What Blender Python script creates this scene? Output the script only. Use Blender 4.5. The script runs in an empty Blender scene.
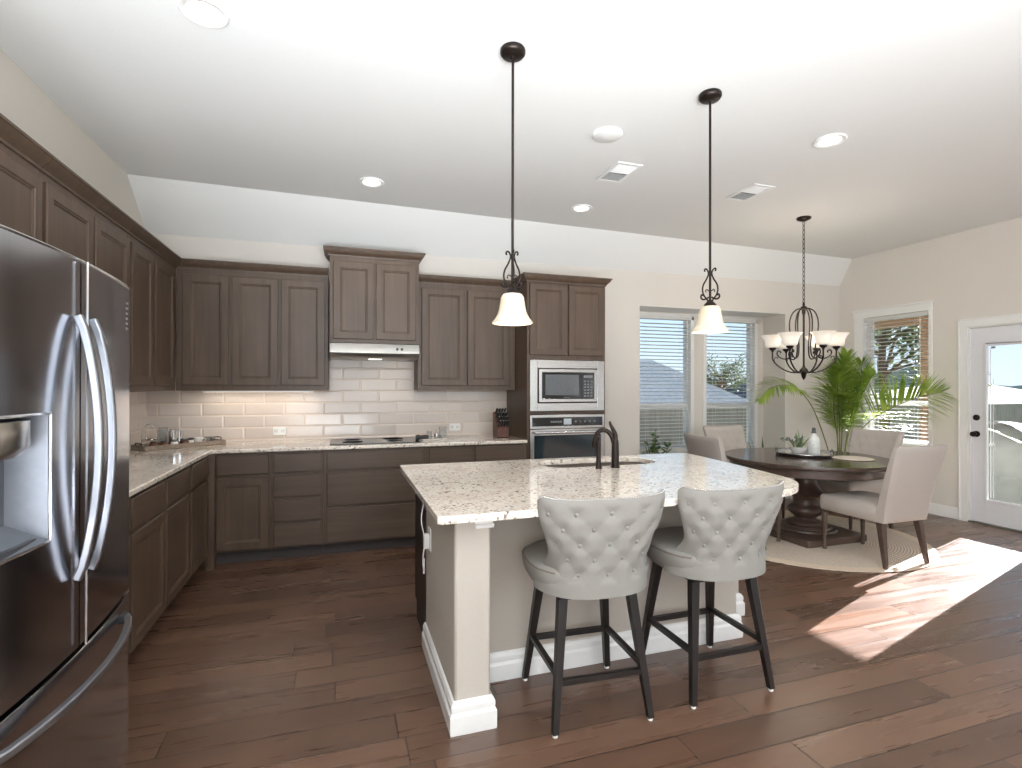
import bpy, bmesh, math, random
from mathutils import Vector, Matrix
random.seed(7)
PI = math.pi
sc = bpy.context.scene
COL = sc.collection

# ------------------------------------------------------------------ camera
cam = bpy.data.cameras.new('camera')
cam.sensor_fit = 'HORIZONTAL'; cam.sensor_width = 36.0
cam.lens = 524.02 / 1022 * 36.0
cam.clip_start = 0.05; cam.clip_end = 300
camo = bpy.data.objects.new('camera', cam); COL.objects.link(camo)
yaw, pitch, roll = math.radians(18.0275), math.radians(0.208), math.radians(0.0935)
fv = Vector((math.sin(yaw)*math.cos(pitch), math.cos(yaw)*math.cos(pitch), math.sin(pitch)))
r0 = Vector((math.cos(yaw), -math.sin(yaw), 0)); u0 = r0.cross(fv)
rv = r0*math.cos(roll) + u0*math.sin(roll); uv = rv.cross(fv)
camo.matrix_world = Matrix(((rv.x, uv.x, -fv.x, 0), (rv.y, uv.y, -fv.y, 0), (rv.z, uv.z, -fv.z, 1.416), (0, 0, 0, 1)))
sc.camera = camo

# ------------------------------------------------------------------ world, sun, added fill lamps, exposure
w = bpy.data.worlds.new('sky'); sc.world = w; w.use_nodes = True
wn = w.node_tree; wn.nodes.clear()
wo = wn.nodes.new('ShaderNodeOutputWorld'); bg = wn.nodes.new('ShaderNodeBackground')
tcw = wn.nodes.new('ShaderNodeTexCoord'); sxw = wn.nodes.new('ShaderNodeSeparateXYZ'); rpw = wn.nodes.new('ShaderNodeValToRGB')
wn.links.new(tcw.outputs['Generated'], sxw.inputs[0]); wn.links.new(sxw.outputs[2], rpw.inputs[0]); wn.links.new(rpw.outputs[0], bg.inputs[0])
e_ = rpw.color_ramp.elements; e_[0].position = 0.0; e_[0].color = (.72, .86, .98, 1); e_[1].position = .9; e_[1].color = (.22, .42, .82, 1)
q_ = e_.new(.14); q_.color = (.55, .77, .97, 1)
bg.inputs[1].default_value = 1.15
wn.links.new(bg.outputs[0], wo.inputs[0])

SUN_DIR = Vector((-1, -0.283, -0.36)).normalized()
def light(name, kind, loc, energy, col=(1, 1, 1), direction=None, size=None, size_y=None, spot=None, blend=.5, radius=None):
    l = bpy.data.lights.new(name, kind); l.energy = energy; l.color = col
    if kind == 'AREA':
        l.shape = 'RECTANGLE'; l.size = size; l.size_y = size_y or size
    if kind == 'SPOT':
        l.spot_size = spot; l.spot_blend = blend
    if radius is not None:
        if kind == 'SUN': l.angle = radius
        else: l.shadow_soft_size = radius
    o = bpy.data.objects.new(name, l); COL.objects.link(o); o.location = loc
    if direction is not None: o.rotation_euler = Vector(direction).to_track_quat('-Z', 'Y').to_euler()
    return o
light('sun', 'SUN', (20, 9, 8), 46, (1.0, .98, .99), SUN_DIR, radius=.005)
FILL_COL = (0.80, 0.90, 1.0)
# fill lamps added at unseen living room windows (rear wall and right wall)
light('rear_window_fill', 'AREA', (-.1, -4.5, 1.45), 26, FILL_COL, (0, .9, 1.0), 2.2, 2.3)
light('rear_window_fill', 'AREA', (3.6, -4.5, 1.45), 34, FILL_COL, (0, .9, 1.0), 3.2, 2.3)
light('side_window_fill', 'AREA', (6.15, -1.6, 1.45), 26, FILL_COL, (-.9, .1, .8), 3.6, 2.2)
light('bounce_fill', 'AREA', (-.3, -2.4, .5), 760, (.88, .945, 1), (0, 0, 1), 4.4, 3.0)  # soft uplights added behind the camera, in for a ceiling-bounced flash
bf = light('bounce_fill', 'AREA', (-.1, -1.3, 1.1), 85, (.88, .945, 1), (.10, 1.0, 1), 3.0, 1.4); bf.data.spread = math.radians(84)
sc.view_settings.view_transform = 'Standard'; sc.view_settings.look = 'None'
sc.view_settings.exposure = 0.15; sc.view_settings.gamma = 1.0; sc.view_settings.use_curve_mapping = False
cy = sc.cycles
cy.max_bounces = 10; cy.diffuse_bounces = 5; cy.glossy_bounces = 5; cy.transmission_bounces = 8; cy.transparent_max_bounces = 24
cy.caustics_reflective = False; cy.caustics_refractive = False; cy.sample_clamp_indirect = 6
cy.use_denoising = True

# ------------------------------------------------------------------ materials
MATS = {}
def newmat(name):
    m = bpy.data.materials.new(name); m.use_nodes = True
    nt = m.node_tree; b = nt.nodes['Principled BSDF']
    MATS[name] = m
    return m, nt, b
def srgb(r, g, b):
    f = lambda c: (c/255/12.92) if c/255 <= .04045 else ((c/255+.055)/1.055)**2.4
    return (f(r), f(g), f(b), 1)
def coords(nt, scale=(1, 1, 1), rot=(0, 0, 0)):
    t = nt.nodes.new('ShaderNodeTexCoord'); mp = nt.nodes.new('ShaderNodeMapping')
    mp.inputs['Scale'].default_value = scale; mp.inputs['Rotation'].default_value = rot
    nt.links.new(t.outputs['Object'], mp.inputs[0]); return mp.outputs[0]
def noise(nt, vec, scale, detail=4, rough=.55):
    n = nt.nodes.new('ShaderNodeTexNoise'); n.inputs['Scale'].default_value = scale
    n.inputs['Detail'].default_value = detail; n.inputs['Roughness'].default_value = rough
    nt.links.new(vec, n.inputs['Vector']); return n.outputs['Fac']
def ramp(nt, fac, stops):
    r = nt.nodes.new('ShaderNodeValToRGB'); e = r.color_ramp.elements
    while len(e) < len(stops): e.new(.5)
    for k, (p, c) in enumerate(stops): e[k].position = p; e[k].color = c
    nt.links.new(fac, r.inputs[0]); return r.outputs[0]
def bump(nt, b, height, strength=.2, dist=.01):
    n = nt.nodes.new('ShaderNodeBump'); n.inputs['Strength'].default_value = strength; n.inputs['Distance'].default_value = dist
    nt.links.new(height, n.inputs['Height']); nt.links.new(n.outputs[0], b.inputs['Normal'])
def math_(nt, op, a, b_=None, c=None):
    n = nt.nodes.new('ShaderNodeMath'); n.operation = op
    for i, v in enumerate((a, b_, c)):
        if v is None: continue
        if isinstance(v, (int, float)): n.inputs[i].default_value = v
        else: nt.links.new(v, n.inputs[i])
    return n.outputs[0]
def mixc(nt, f, a, b_, blend='MIX'):
    n = nt.nodes.new('ShaderNodeMix'); n.data_type = 'RGBA'; n.blend_type = blend
    for sock, v in ((n.inputs[0], f), (n.inputs[6], a), (n.inputs[7], b_)):
        if isinstance(v, (int, float, tuple)): sock.default_value = v
        else: nt.links.new(v, sock)
    return n.outputs[2]
def plain(name, col, rough=.5, metal=0, nscale=40, var=.06, bmp=0, spec=None, coat=0, stretch=(1, 1, 1)):
    m, nt, b = newmat(name)
    v = coords(nt, stretch); f = noise(nt, v, nscale)
    lo = tuple(c*(1-var) for c in col[:3])+(1,); hi = tuple(min(1, c*(1+var)) for c in col[:3])+(1,)
    nt.links.new(ramp(nt, f, [(.3, lo), (.7, hi)]), b.inputs['Base Color'])
    b.inputs['Roughness'].default_value = rough; b.inputs['Metallic'].default_value = metal
    if spec is not None: b.inputs['Specular IOR Level'].default_value = spec
    if coat: b.inputs['Coat Weight'].default_value = coat; b.inputs['Coat Roughness'].default_value = .05
    if bmp: bump(nt, b, f, bmp, .004)
    return m
def woodmat(name, dark, mid, light_, rough=.45, scale=1.0, axis='z'):
    m, nt, b = newmat(name)
    s = {'z': (14, 14, .9), 'x': (.9, 14, 14), 'y': (14, .9, 14)}[axis]
    v = coords(nt, tuple(k*scale for k in s))
    f = noise(nt, v, 1.6, 6, .6)
    f2 = noise(nt, coords(nt, (1, 1, 1)), 2.2, 2)
    c = ramp(nt, f, [(.28, dark), (.5, mid), (.75, light_)])
    c = mixc(nt, .35, c, ramp(nt, f2, [(.3, dark), (.7, light_)]))
    nt.links.new(c, b.inputs['Base Color']); b.inputs['Roughness'].default_value = rough
    bump(nt, b, f, .08, .003)
    return m

WALL = plain('wall_paint', srgb(218, 212, 204), .75, var=.015, nscale=90, bmp=.05)
ISL = plain('wall_paint_dimmed', srgb(184, 176, 166), .75, var=.015, nscale=90, bmp=.05)  # wall paint darkened, the island's dimmer lighting put into the colour
CEIL = plain('ceiling_paint', srgb(230, 230, 228), .85, var=.01, nscale=70, bmp=.08)
TRIM = plain('white_trim_paint', srgb(232, 231, 229), .4, var=.01)
DOORW = plain('white_door_paint', srgb(222, 222, 226), .4, var=.01)
CAB = woodmat('taupe_stained_wood', srgb(68, 53, 42), srgb(82, 65, 52), srgb(98, 79, 64), .45)
CABH = woodmat('taupe_stained_wood_drawer', srgb(66, 52, 42), srgb(80, 64, 52), srgb(96, 78, 64), .45, axis='x')
TOE = plain('dark_recess_board', srgb(62, 56, 54), .6)
ESP = woodmat('espresso_wood', srgb(20, 15, 13), srgb(27, 21, 18), srgb(36, 28, 25), .42)
TABW = woodmat('dark_walnut_wood', srgb(58, 45, 40), srgb(78, 62, 55), srgb(98, 80, 70), .3, axis='x')
TABT = woodmat('polished_walnut_top', srgb(58, 47, 42), srgb(76, 62, 56), srgb(94, 78, 70), .16, axis='x')
STEEL = plain('brushed_stainless', (.52, .50, .475, 1), .26, 1, nscale=3, var=.05, stretch=(1, 1, 60))
FSTEEL = plain('dark_brushed_stainless', (.50, .51, .55, 1), .16, 1, nscale=2, var=.05, stretch=(60, 60, 1))
CHROME = plain('polished_steel', (.72, .72, .73, 1), .12, 1, var=.02)
HANDLE = plain('satin_steel_handle', (.36, .375, .41, 1), .34, 1, var=.02)
BLK = plain('black_gloss', (.012, .013, .015, 1), .08, var=.02, spec=.6)
BLKM = plain('black_matte', (.02, .02, .021, 1), .5, var=.05)
BRONZE = plain('oil_rubbed_bronze', srgb(44, 36, 32), .38, .7, var=.12, nscale=60)
FAB = plain('greige_upholstery', srgb(138, 135, 130), .85, nscale=260, var=.05, bmp=.15)
FABD = plain('dining_upholstery', srgb(182, 174, 167), .85, nscale=260, var=.05, bmp=.15)
PIPING = plain('dark_piping', srgb(120, 108, 100), .7)
NAIL = plain('nickel_nailhead', (.8, .78, .75, 1), .25, 1)
WHITE = plain('white_plastic', srgb(236, 236, 234), .35, var=.01)
GRIL = plain('grey_louvre', srgb(120, 120, 120), .5)
PORC = plain('white_ceramic', srgb(235, 232, 228), .2, var=.02)
CUPB = plain('brown_wood', srgb(110, 62, 42), .45, var=.25, nscale=20)
TRAYW = plain('weathered_tray_wood', srgb(140, 124, 108), .6, var=.25, nscale=30, stretch=(1, 6, 1))
POT = plain('dark_pot_clay', srgb(70, 66, 64), .6)
SOIL = plain('potting_soil', srgb(50, 38, 30), .95, var=.3)
BRICKO = plain('roof_soffit_wood', srgb(150, 120, 92), .7, var=.1)

def glassmat():
    m, nt, b = newmat('window_glass')
    nt.nodes.remove(b); out = nt.nodes['Material Output']
    tr = nt.nodes.new('ShaderNodeBsdfTransparent'); gl = nt.nodes.new('ShaderNodeBsdfGlossy'); gl.inputs['Roughness'].default_value = .02
    fr = nt.nodes.new('ShaderNodeFresnel'); fr.inputs['IOR'].default_value = 1.35
    mx = nt.nodes.new('ShaderNodeMixShader')
    nt.links.new(fr.outputs[0], mx.inputs[0]); nt.links.new(tr.outputs[0], mx.inputs[1]); nt.links.new(gl.outputs[0], mx.inputs[2])
    nt.links.new(mx.outputs[0], out.inputs[0])
    return m
GLASS = glassmat()
def clearglass():
    m, nt, b = newmat('clear_glassware')
    b.inputs['Base Color'].default_value = (.93, .95, .95, 1); b.inputs['Roughness'].default_value = .03
    b.inputs['Transmission Weight'].default_value = .9; b.inputs['IOR'].default_value = 1.35
    return m
CGL = clearglass()
def shademat(name, strength, col):
    m, nt, b = newmat(name)
    f = noise(nt, coords(nt), 14, 3)
    c = ramp(nt, f, [(.3, (col[0]*.92, col[1]*.88, col[2]*.82, 1)), (.7, col)])
    nt.links.new(c, b.inputs['Base Color']); nt.links.new(c, b.inputs['Emission Color'])
    b.inputs['Emission Strength'].default_value = strength; b.inputs['Roughness'].default_value = .35
    return m
SHADE = shademat('frosted_alabaster_glass', .22, (.66, .57, .44, 1))
SHADEC = shademat('frosted_white_glass', .34, (.84, .78, .70, 1))
CANL = shademat('lit_lamp_lens', 3.0, (1, .96, .9, 1))

def floormat():
    m, nt, b = newmat('dark_hickory_planks')
    t = nt.nodes.new('ShaderNodeTexCoord'); sp = nt.nodes.new('ShaderNodeSeparateXYZ'); nt.links.new(t.outputs['Object'], sp.inputs[0])
    W, L = .165, 1.35
    yy = math_(nt, 'DIVIDE', sp.outputs[1], W); row = math_(nt, 'FLOOR', yy); fy = math_(nt, 'FRACT', yy)
    wn_ = nt.nodes.new('ShaderNodeTexWhiteNoise'); wn_.noise_dimensions = '1D'; nt.links.new(row, wn_.inputs['W'])
    xx = math_(nt, 'ADD', math_(nt, 'DIVIDE', sp.outputs[0], L), math_(nt, 'MULTIPLY', wn_.outputs[0], 7.3))
    colm = math_(nt, 'FLOOR', xx); fx = math_(nt, 'FRACT', xx)
    cmb = nt.nodes.new('ShaderNodeCombineXYZ'); nt.links.new(row, cmb.inputs[0]); nt.links.new(colm, cmb.inputs[1])
    w2 = nt.nodes.new('ShaderNodeTexWhiteNoise'); w2.noise_dimensions = '2D'; nt.links.new(cmb.outputs[0], w2.inputs['Vector'])
    rnd = w2.outputs['Value']
    # grain, shifted for each plank
    sh = nt.nodes.new('ShaderNodeCombineXYZ')
    nt.links.new(math_(nt, 'MULTIPLY', sp.outputs[0], 1.0), sh.inputs[0])
    nt.links.new(math_(nt, 'MULTIPLY', sp.outputs[1], 16), sh.inputs[1])
    nt.links.new(math_(nt, 'MULTIPLY', rnd, 37), sh.inputs[2])
    g = noise(nt, sh.outputs[0], 1.3, 4, .5)
    sh2 = nt.nodes.new('ShaderNodeCombineXYZ')
    nt.links.new(math_(nt, 'MULTIPLY', sp.outputs[0], 2.2), sh2.inputs[0]); nt.links.new(math_(nt, 'MULTIPLY', sp.outputs[1], 4), sh2.inputs[1])
    nt.links.new(math_(nt, 'MULTIPLY', rnd, 11), sh2.inputs[2])
    g2 = noise(nt, sh2.outputs[0], 1.1, 3, .5)
    c = ramp(nt, g, [(.22, srgb(88, 64, 50)), (.48, srgb(96, 71, 56)), (.75, srgb(124, 93, 73))])
    c = mixc(nt, .55, c, ramp(nt, g2, [(.3, srgb(74, 53, 42)), (.55, srgb(94, 69, 54)), (.78, srgb(124, 91, 69))]))
    c = mixc(nt, .5, c, ramp(nt, rnd, [(0, srgb(70, 50, 40)), (.5, srgb(96, 70, 55)), (1, srgb(118, 88, 70))]))
    ey = math_(nt, 'MULTIPLY', math_(nt, 'MINIMUM', fy, math_(nt, 'SUBTRACT', 1, fy)), W)
    ex = math_(nt, 'MULTIPLY', math_(nt, 'MINIMUM', fx, math_(nt, 'SUBTRACT', 1, fx)), L)
    e = math_(nt, 'MINIMUM', ex, ey)
    gap = math_(nt, 'LESS_THAN', e, .0022)
    c = mixc(nt, gap, c, (.012, .008, .006, 1))
    nt.links.new(c, b.inputs['Base Color'])
    rr = ramp(nt, g, [(.3, (.24, .24, .24, 1)), (.7, (.36, .36, .36, 1))]); nt.links.new(rr, b.inputs['Roughness'])
    b.inputs['Specular IOR Level'].default_value = .8
    hh = math_(nt, 'MINIMUM', math_(nt, 'MULTIPLY', e, 160), 1)
    bump(nt, b, hh, .25, .002)
    return m
FLOOR = floormat()

def tilemat():
    m, nt, b = newmat('bevelled_subway_tile')
    t = nt.nodes.new('ShaderNodeTexCoord'); sp = nt.nodes.new('ShaderNodeSeparateXYZ'); nt.links.new(t.outputs['Object'], sp.inputs[0])
    geo = nt.nodes.new('ShaderNodeNewGeometry')
    sn = nt.nodes.new('ShaderNodeSeparateXYZ'); nt.links.new(geo.outputs['Normal'], sn.inputs[0])
    isx = math_(nt, 'GREATER_THAN', math_(nt, 'ABSOLUTE', sn.outputs[0]), .7)
    along = math_(nt, 'ADD', math_(nt, 'MULTIPLY', sp.outputs[0], math_(nt, 'SUBTRACT', 1, isx)), math_(nt, 'MULTIPLY', sp.outputs[1], isx))
    W, H = .335, .1085
    yy = math_(nt, 'DIVIDE', math_(nt, 'SUBTRACT', sp.outputs[2], .932), H); row = math_(nt, 'FLOOR', yy); fy = math_(nt, 'FRACT', yy)
    odd = math_(nt, 'MULTIPLY', math_(nt, 'PINGPONG', row, 1), .5)
    xx = math_(nt, 'ADD', math_(nt, 'DIVIDE', along, W), math_(nt, 'ADD', odd, .45)); fx = math_(nt, 'FRACT', xx)
    ey = math_(nt, 'MULTIPLY', math_(nt, 'MINIMUM', fy, math_(nt, 'SUBTRACT', 1, fy)), H)
    ex = math_(nt, 'MULTIPLY', math_(nt, 'MINIMUM', fx, math_(nt, 'SUBTRACT', 1, fx)), W)
    e = math_(nt, 'MINIMUM', ex, ey)
    gap = math_(nt, 'LESS_THAN', e, .0022)
    cmb = nt.nodes.new('ShaderNodeCombineXYZ'); nt.links.new(row, cmb.inputs[0]); nt.links.new(math_(nt, 'FLOOR', xx), cmb.inputs[1])
    w2 = nt.nodes.new('ShaderNodeTexWhiteNoise'); w2.noise_dimensions = '2D'; nt.links.new(cmb.outputs[0], w2.inputs['Vector'])
    c = ramp(nt, w2.outputs['Value'], [(0, srgb(206, 194, 184)), (1, srgb(220, 208, 198))])
    c = mixc(nt, gap, c, srgb(232, 212, 192))
    nt.links.new(c, b.inputs['Base Color']); b.inputs['Roughness'].default_value = .14
    hh = math_(nt, 'MINIMUM', math_(nt, 'MULTIPLY', e, 80), 1)
    bump(nt, b, hh, .6, .005)
    return m
TILE = tilemat()

def granitemat(name, base, tan):
    m, nt, b = newmat(name)
    v = coords(nt)
    vo = nt.nodes.new('ShaderNodeTexVoronoi'); vo.inputs['Scale'].default_value = 95; nt.links.new(v, vo.inputs['Vector'])
    sep = nt.nodes.new('ShaderNodeSeparateColor'); nt.links.new(vo.outputs['Color'], sep.inputs[0])
    cell = ramp(nt, sep.outputs[0], [(.0, srgb(70, 62, 58)), (.07, srgb(132, 120, 110)), (.14, tan), (.38, base), (1, srgb(240, 234, 226))])
    n1 = noise(nt, v, 22, 5, .7)
    c = mixc(nt, ramp(nt, n1, [(.42, (0, 0, 0, 1)), (.62, (.85, .85, .85, 1))]), cell, base)
    n2 = noise(nt, v, 7, 4, .6)
    c = mixc(nt, ramp(nt, n2, [(.5, (0, 0, 0, 1)), (.72, (.5, .5, .5, 1))]), c, tan)
    nt.links.new(c, b.inputs['Base Color']); b.inputs['Roughness'].default_value = .09
    b.inputs['Specular IOR Level'].default_value = .6; b.inputs['Coat Weight'].default_value = .5; b.inputs['Coat Roughness'].default_value = .03
    return m
GRAN = granitemat('speckled_cream_granite', srgb(236, 226, 214), srgb(204, 184, 166))

def rugmat():
    m, nt, b = newmat('braided_jute')
    t = nt.nodes.new('ShaderNodeTexCoord'); sp = nt.nodes.new('ShaderNodeSeparateXYZ'); nt.links.new(t.outputs['Object'], sp.inputs[0])
    r = math_(nt, 'SQRT', math_(nt, 'ADD', math_(nt, 'POWER', math_(nt, 'ABSOLUTE', sp.outputs[0]), 2), math_(nt, 'POWER', math_(nt, 'ABSOLUTE', sp.outputs[1]), 2)))
    a = math_(nt, 'ARCTAN2', sp.outputs[1], sp.outputs[0])
    ring = math_(nt, 'SINE', math_(nt, 'MULTIPLY', r, 2*PI/.022))
    br = math_(nt, 'SINE', math_(nt, 'ADD', math_(nt, 'MULTIPLY', a, 180), math_(nt, 'MULTIPLY', r, 400)))
    f = math_(nt, 'ADD', math_(nt, 'MULTIPLY', ring, .3), math_(nt, 'MULTIPLY', br, .2)); f = math_(nt, 'ADD', f, .5)
    n = noise(nt, coords(nt), 60, 3)
    f = math_(nt, 'ADD', math_(nt, 'MULTIPLY', f, .6), math_(nt, 'MULTIPLY', n, .4))
    c = ramp(nt, f, [(.2, srgb(140, 124, 110)), (.5, srgb(198, 184, 168)), (.8, srgb(224, 212, 198))])
    edge = math_(nt, 'GREATER_THAN', r, .93)
    c = mixc(nt, edge, c, srgb(206, 188, 168))
    nt.links.new(c, b.inputs['Base Color']); b.inputs['Roughness'].default_value = .9
    bump(nt, b, f, .7, .006)
    return m
RUG = rugmat()

def leafmat(name, lo, hi, trans=.35):
    m, nt, b = newmat(name)
    out = nt.nodes['Material Output']
    f = noise(nt, coords(nt), 6, 3)
    c = ramp(nt, f, [(.3, lo), (.7, hi)])
    nt.links.new(c, b.inputs['Base Color']); b.inputs['Roughness'].default_value = .5
    tl = nt.nodes.new('ShaderNodeBsdfTranslucent'); nt.links.new(c, tl.inputs[0])
    mx = nt.nodes.new('ShaderNodeMixShader'); mx.inputs[0].default_value = trans
    nt.links.new(b.outputs[0], mx.inputs[1]); nt.links.new(tl.outputs[0], mx.inputs[2]); nt.links.new(mx.outputs[0], out.inputs[0])
    return m
PALM = leafmat('palm_leaf', srgb(112, 148, 52), srgb(184, 206, 96), .5)
LEAF = leafmat('dark_leaf', srgb(44, 78, 40), srgb(86, 120, 62), .3)
SAGE = leafmat('sage_leaf', srgb(120, 140, 108), srgb(160, 172, 130), .3)
TREEL = leafmat('tree_leaf', srgb(48, 66, 38), srgb(92, 108, 60), .3)
STEM = plain('palm_stem', srgb(112, 120, 60), .6, var=.2)
BARK = plain('bark', srgb(92, 76, 64), .9, var=.3, nscale=14, bmp=.5)
ROOF = plain('grey_roof_shingle', srgb(232, 212, 192), .9, var=.15, nscale=8)
ROOFD = plain('dark_roof_shingle', srgb(52, 60, 76), .9, var=.15, nscale=8)
SIDING = plain('pale_siding', srgb(146, 140, 132), .8, var=.05, nscale=4)
FENCE = woodmat('fence_wood', srgb(132, 124, 114), srgb(152, 143, 132), srgb(170, 160, 148), .8)
LAWN = plain('dry_lawn', srgb(92, 98, 70), .95, var=.35, nscale=3)
PATIO = plain('concrete', srgb(150, 146, 140), .85, var=.08, nscale=12)
COVER = plain('grey_cover_fabric', srgb(92, 98, 94), .7, var=.1, nscale=8)
HILL = plain('hazy_hillside', srgb(112, 124, 118), .95, var=.2, nscale=.05)
SLAT = leafmat('white_blind_slat', srgb(240, 240, 238), srgb(246, 246, 244), .4)
MAT = plain('woven_placemat', srgb(206, 196, 182), .9, var=.2, nscale=90)

# ------------------------------------------------------------------ mesh kit
class MB:
    def __init__(s): s.v = []; s.f = []
    def add(s, vs, fs):
        n = len(s.v); s.v += [tuple(p) for p in vs]; s.f += [tuple(n+i for i in f) for f in fs]; return s
    def box(s, x0, x1, y0, y1, z0, z1):
        return s.add([(x0, y0, z0), (x1, y0, z0), (x1, y1, z0), (x0, y1, z0), (x0, y0, z1), (x1, y0, z1), (x1, y1, z1), (x0, y1, z1)],
                     [(0, 3, 2, 1), (4, 5, 6, 7), (0, 1, 5, 4), (1, 2, 6, 5), (2, 3, 7, 6), (3, 0, 4, 7)])
    def hexa(s, b4, t4):
        return s.add(list(b4)+list(t4), [(0, 3, 2, 1), (4, 5, 6, 7), (0, 1, 5, 4), (1, 2, 6, 5), (2, 3, 7, 6), (3, 0, 4, 7)])
    def prism(s, poly, z0, z1):
        n = len(poly)
        return s.add([(x, y, z0) for x, y in poly]+[(x, y, z1) for x, y in poly],
                     [tuple(range(n))[::-1], tuple(range(n, 2*n))]+[(i, (i+1) % n, n+(i+1) % n, n+i) for i in range(n)])
    def lathe(s, prof, c=(0, 0, 0), seg=32, sx=1, sy=1, axis='z'):
        vs = []; m = len(prof)
        for r, z in prof:
            for k in range(seg):
                a = 2*PI*k/seg; p = (r*math.cos(a)*sx, r*math.sin(a)*sy, z)
                if axis == 'y': p = (p[0], p[2], p[1])
                if axis == 'x': p = (p[2], p[0], p[1])
                vs.append((c[0]+p[0], c[1]+p[1], c[2]+p[2]))
        fs = []
        for i in range(m-1):
            for k in range(seg):
                fs.append((i*seg+k, i*seg+(k+1) % seg, (i+1)*seg+(k+1) % seg, (i+1)*seg+k))
        if prof[0][0] > 1e-6: fs.append(tuple(range(seg))[::-1])
        if prof[-1][0] > 1e-6: fs.append(tuple((m-1)*seg+k for k in range(seg)))
        return s.add(vs, fs)
    def tube(s, pts, r, seg=10, cap=True, flat=1.0):
        pts = [Vector(p) for p in pts]; n = len(pts)
        rs = r if isinstance(r, (list, tuple)) else [r]*n
        tan = []
        for i in range(n):
            a = pts[max(i-1, 0)]; b = pts[min(i+1, n-1)]; t = (b-a)
            tan.append(t.normalized() if t.length > 1e-9 else Vector((0, 0, 1)))
        up = Vector((0, 0, 1)) if abs(tan[0].z) < .9 else Vector((1, 0, 0))
        nrm = (up-tan[0]*up.dot(tan[0])).normalized(); vs = []
        for i in range(n):
            nrm = (nrm-tan[i]*nrm.dot(tan[i])).normalized(); bn = tan[i].cross(nrm)
            for k in range(seg):
                a = 2*PI*k/seg+PI/seg; vs.append(pts[i]+(nrm*math.cos(a)*flat+bn*math.sin(a))*rs[i])
        fs = [(i*seg+k, i*seg+(k+1) % seg, (i+1)*seg+(k+1) % seg, (i+1)*seg+k) for i in range(n-1) for k in range(seg)]
        if cap: fs += [tuple(range(seg))[::-1], tuple((n-1)*seg+k for k in range(seg))]
        return s.add(vs, fs)
    def sweep(s, path, prof, closed=False):
        """mitred sweep: path in xy, prof = [(out, z)] closed section; 'out' is to the right of the path's direction"""
        P = [Vector((p[0], p[1])) for p in path]; n = len(P); off = []
        for i in range(n):
            d0 = (P[i]-P[i-1]).normalized() if (i > 0 or closed) else None
            d1 = (P[(i+1) % n]-P[i]).normalized() if (i < n-1 or closed) else None
            d0 = d0 or d1; d1 = d1 or d0
            n0 = Vector((d0.y, -d0.x)); n1 = Vector((d1.y, -d1.x)); m = (n0+n1)
            m = m/max(m.length_squared/2, 1e-6)
            off.append(m)
        k = len(prof); vs = []
        for i in range(n):
            for o, z in prof: vs.append((P[i].x+off[i].x*o, P[i].y+off[i].y*o, z))
        fs = []
        for i in range(n if closed else n-1):
            j = (i+1) % n
            for q in range(k): fs.append((i*k+q, i*k+(q+1) % k, j*k+(q+1) % k, j*k+q))
        if not closed: fs += [tuple(range(k))[::-1], tuple((n-1)*k+q for q in range(k))]
        return s.add(vs, fs)
    def sphere(s, c, r, seg=12, rings=8, sz=1.0):
        return s.lathe([(max(r*math.sin(PI*i/rings), 0 if i in (0, rings) else 1e-4), -r*math.cos(PI*i/rings)*sz) for i in range(rings+1)], c, seg)
    def xf(s, M):
        s.v = [tuple(M @ Vector(p)) for p in s.v]; return s
    def build(s, name, mat, parent=None, smooth=False, bevel=0, seg=2, angle=40, sub=0):
        me = bpy.data.meshes.new(name); me.from_pydata(s.v, [], s.f)
        bm = bmesh.new(); bm.from_mesh(me)
        bmesh.ops.remove_doubles(bm, verts=bm.verts, dist=1e-6)
        bmesh.ops.recalc_face_normals(bm, faces=bm.faces)
        bm.to_mesh(me); bm.free()
        o = bpy.data.objects.new(name, me); COL.objects.link(o)
        me.materials.append(mat)
        if bevel:
            b = o.modifiers.new('b', 'BEVEL'); b.width = bevel; b.segments = seg; b.limit_method = 'ANGLE'; b.angle_limit = math.radians(35)
        if sub:
            b = o.modifiers.new('s', 'SUBSURF'); b.levels = sub; b.render_levels = sub
        if smooth or bevel:
            for p in me.polygons: p.use_smooth = True
            if not sub: me.set_sharp_from_angle(angle=math.radians(angle))
        if parent: o.parent = parent
        return o
def B(*a): return MB().box(*a)
def thing(name, label, cat, loc=(0, 0, 0), rz=0, group=None):
    o = bpy.data.objects.new(name, None); COL.objects.link(o); o.empty_display_size = .1
    o.location = loc; o.rotation_euler = (0, 0, rz); o['label'] = label; o['category'] = cat
    if group: o['group'] = group
    return o
def tag(o, label, cat, group=None, kind=None):
    o['label'] = label; o['category'] = cat
    if group: o['group'] = group
    if kind: o['kind'] = kind
    return o
def struct(o): o['kind'] = 'structure'; return o
def dup(root, loc, rz=None, label=None, parent=None):
    r = root.copy(); COL.objects.link(r); r.location = loc
    if rz is not None: r.rotation_euler = (0, 0, rz)
    if label: r['label'] = label
    def rec(a, b):
        for ch in list(a.children):
            c = ch.copy(); COL.objects.link(c); c.parent = b; rec(ch, c)
    rec(root, r)
    return r
def lerp(a, b, t): return a+(b-a)*t
def smooth01(t): t = max(0, min(1, t)); return t*t*(3-2*t)
def catmull(P, n=8):
    P = [Vector(p) for p in P]; out = []
    for i in range(len(P)-1):
        p0 = P[max(i-1, 0)]; p1 = P[i]; p2 = P[i+1]; p3 = P[min(i+2, len(P)-1)]
        for k in range(n):
            t = k/n
            out.append(.5*((2*p1)+(-p0+p2)*t+(2*p0-5*p1+4*p2-p3)*t*t+(-p0+3*p1-3*p2+p3)*t**3))
    out.append(P[-1]); return out

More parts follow.
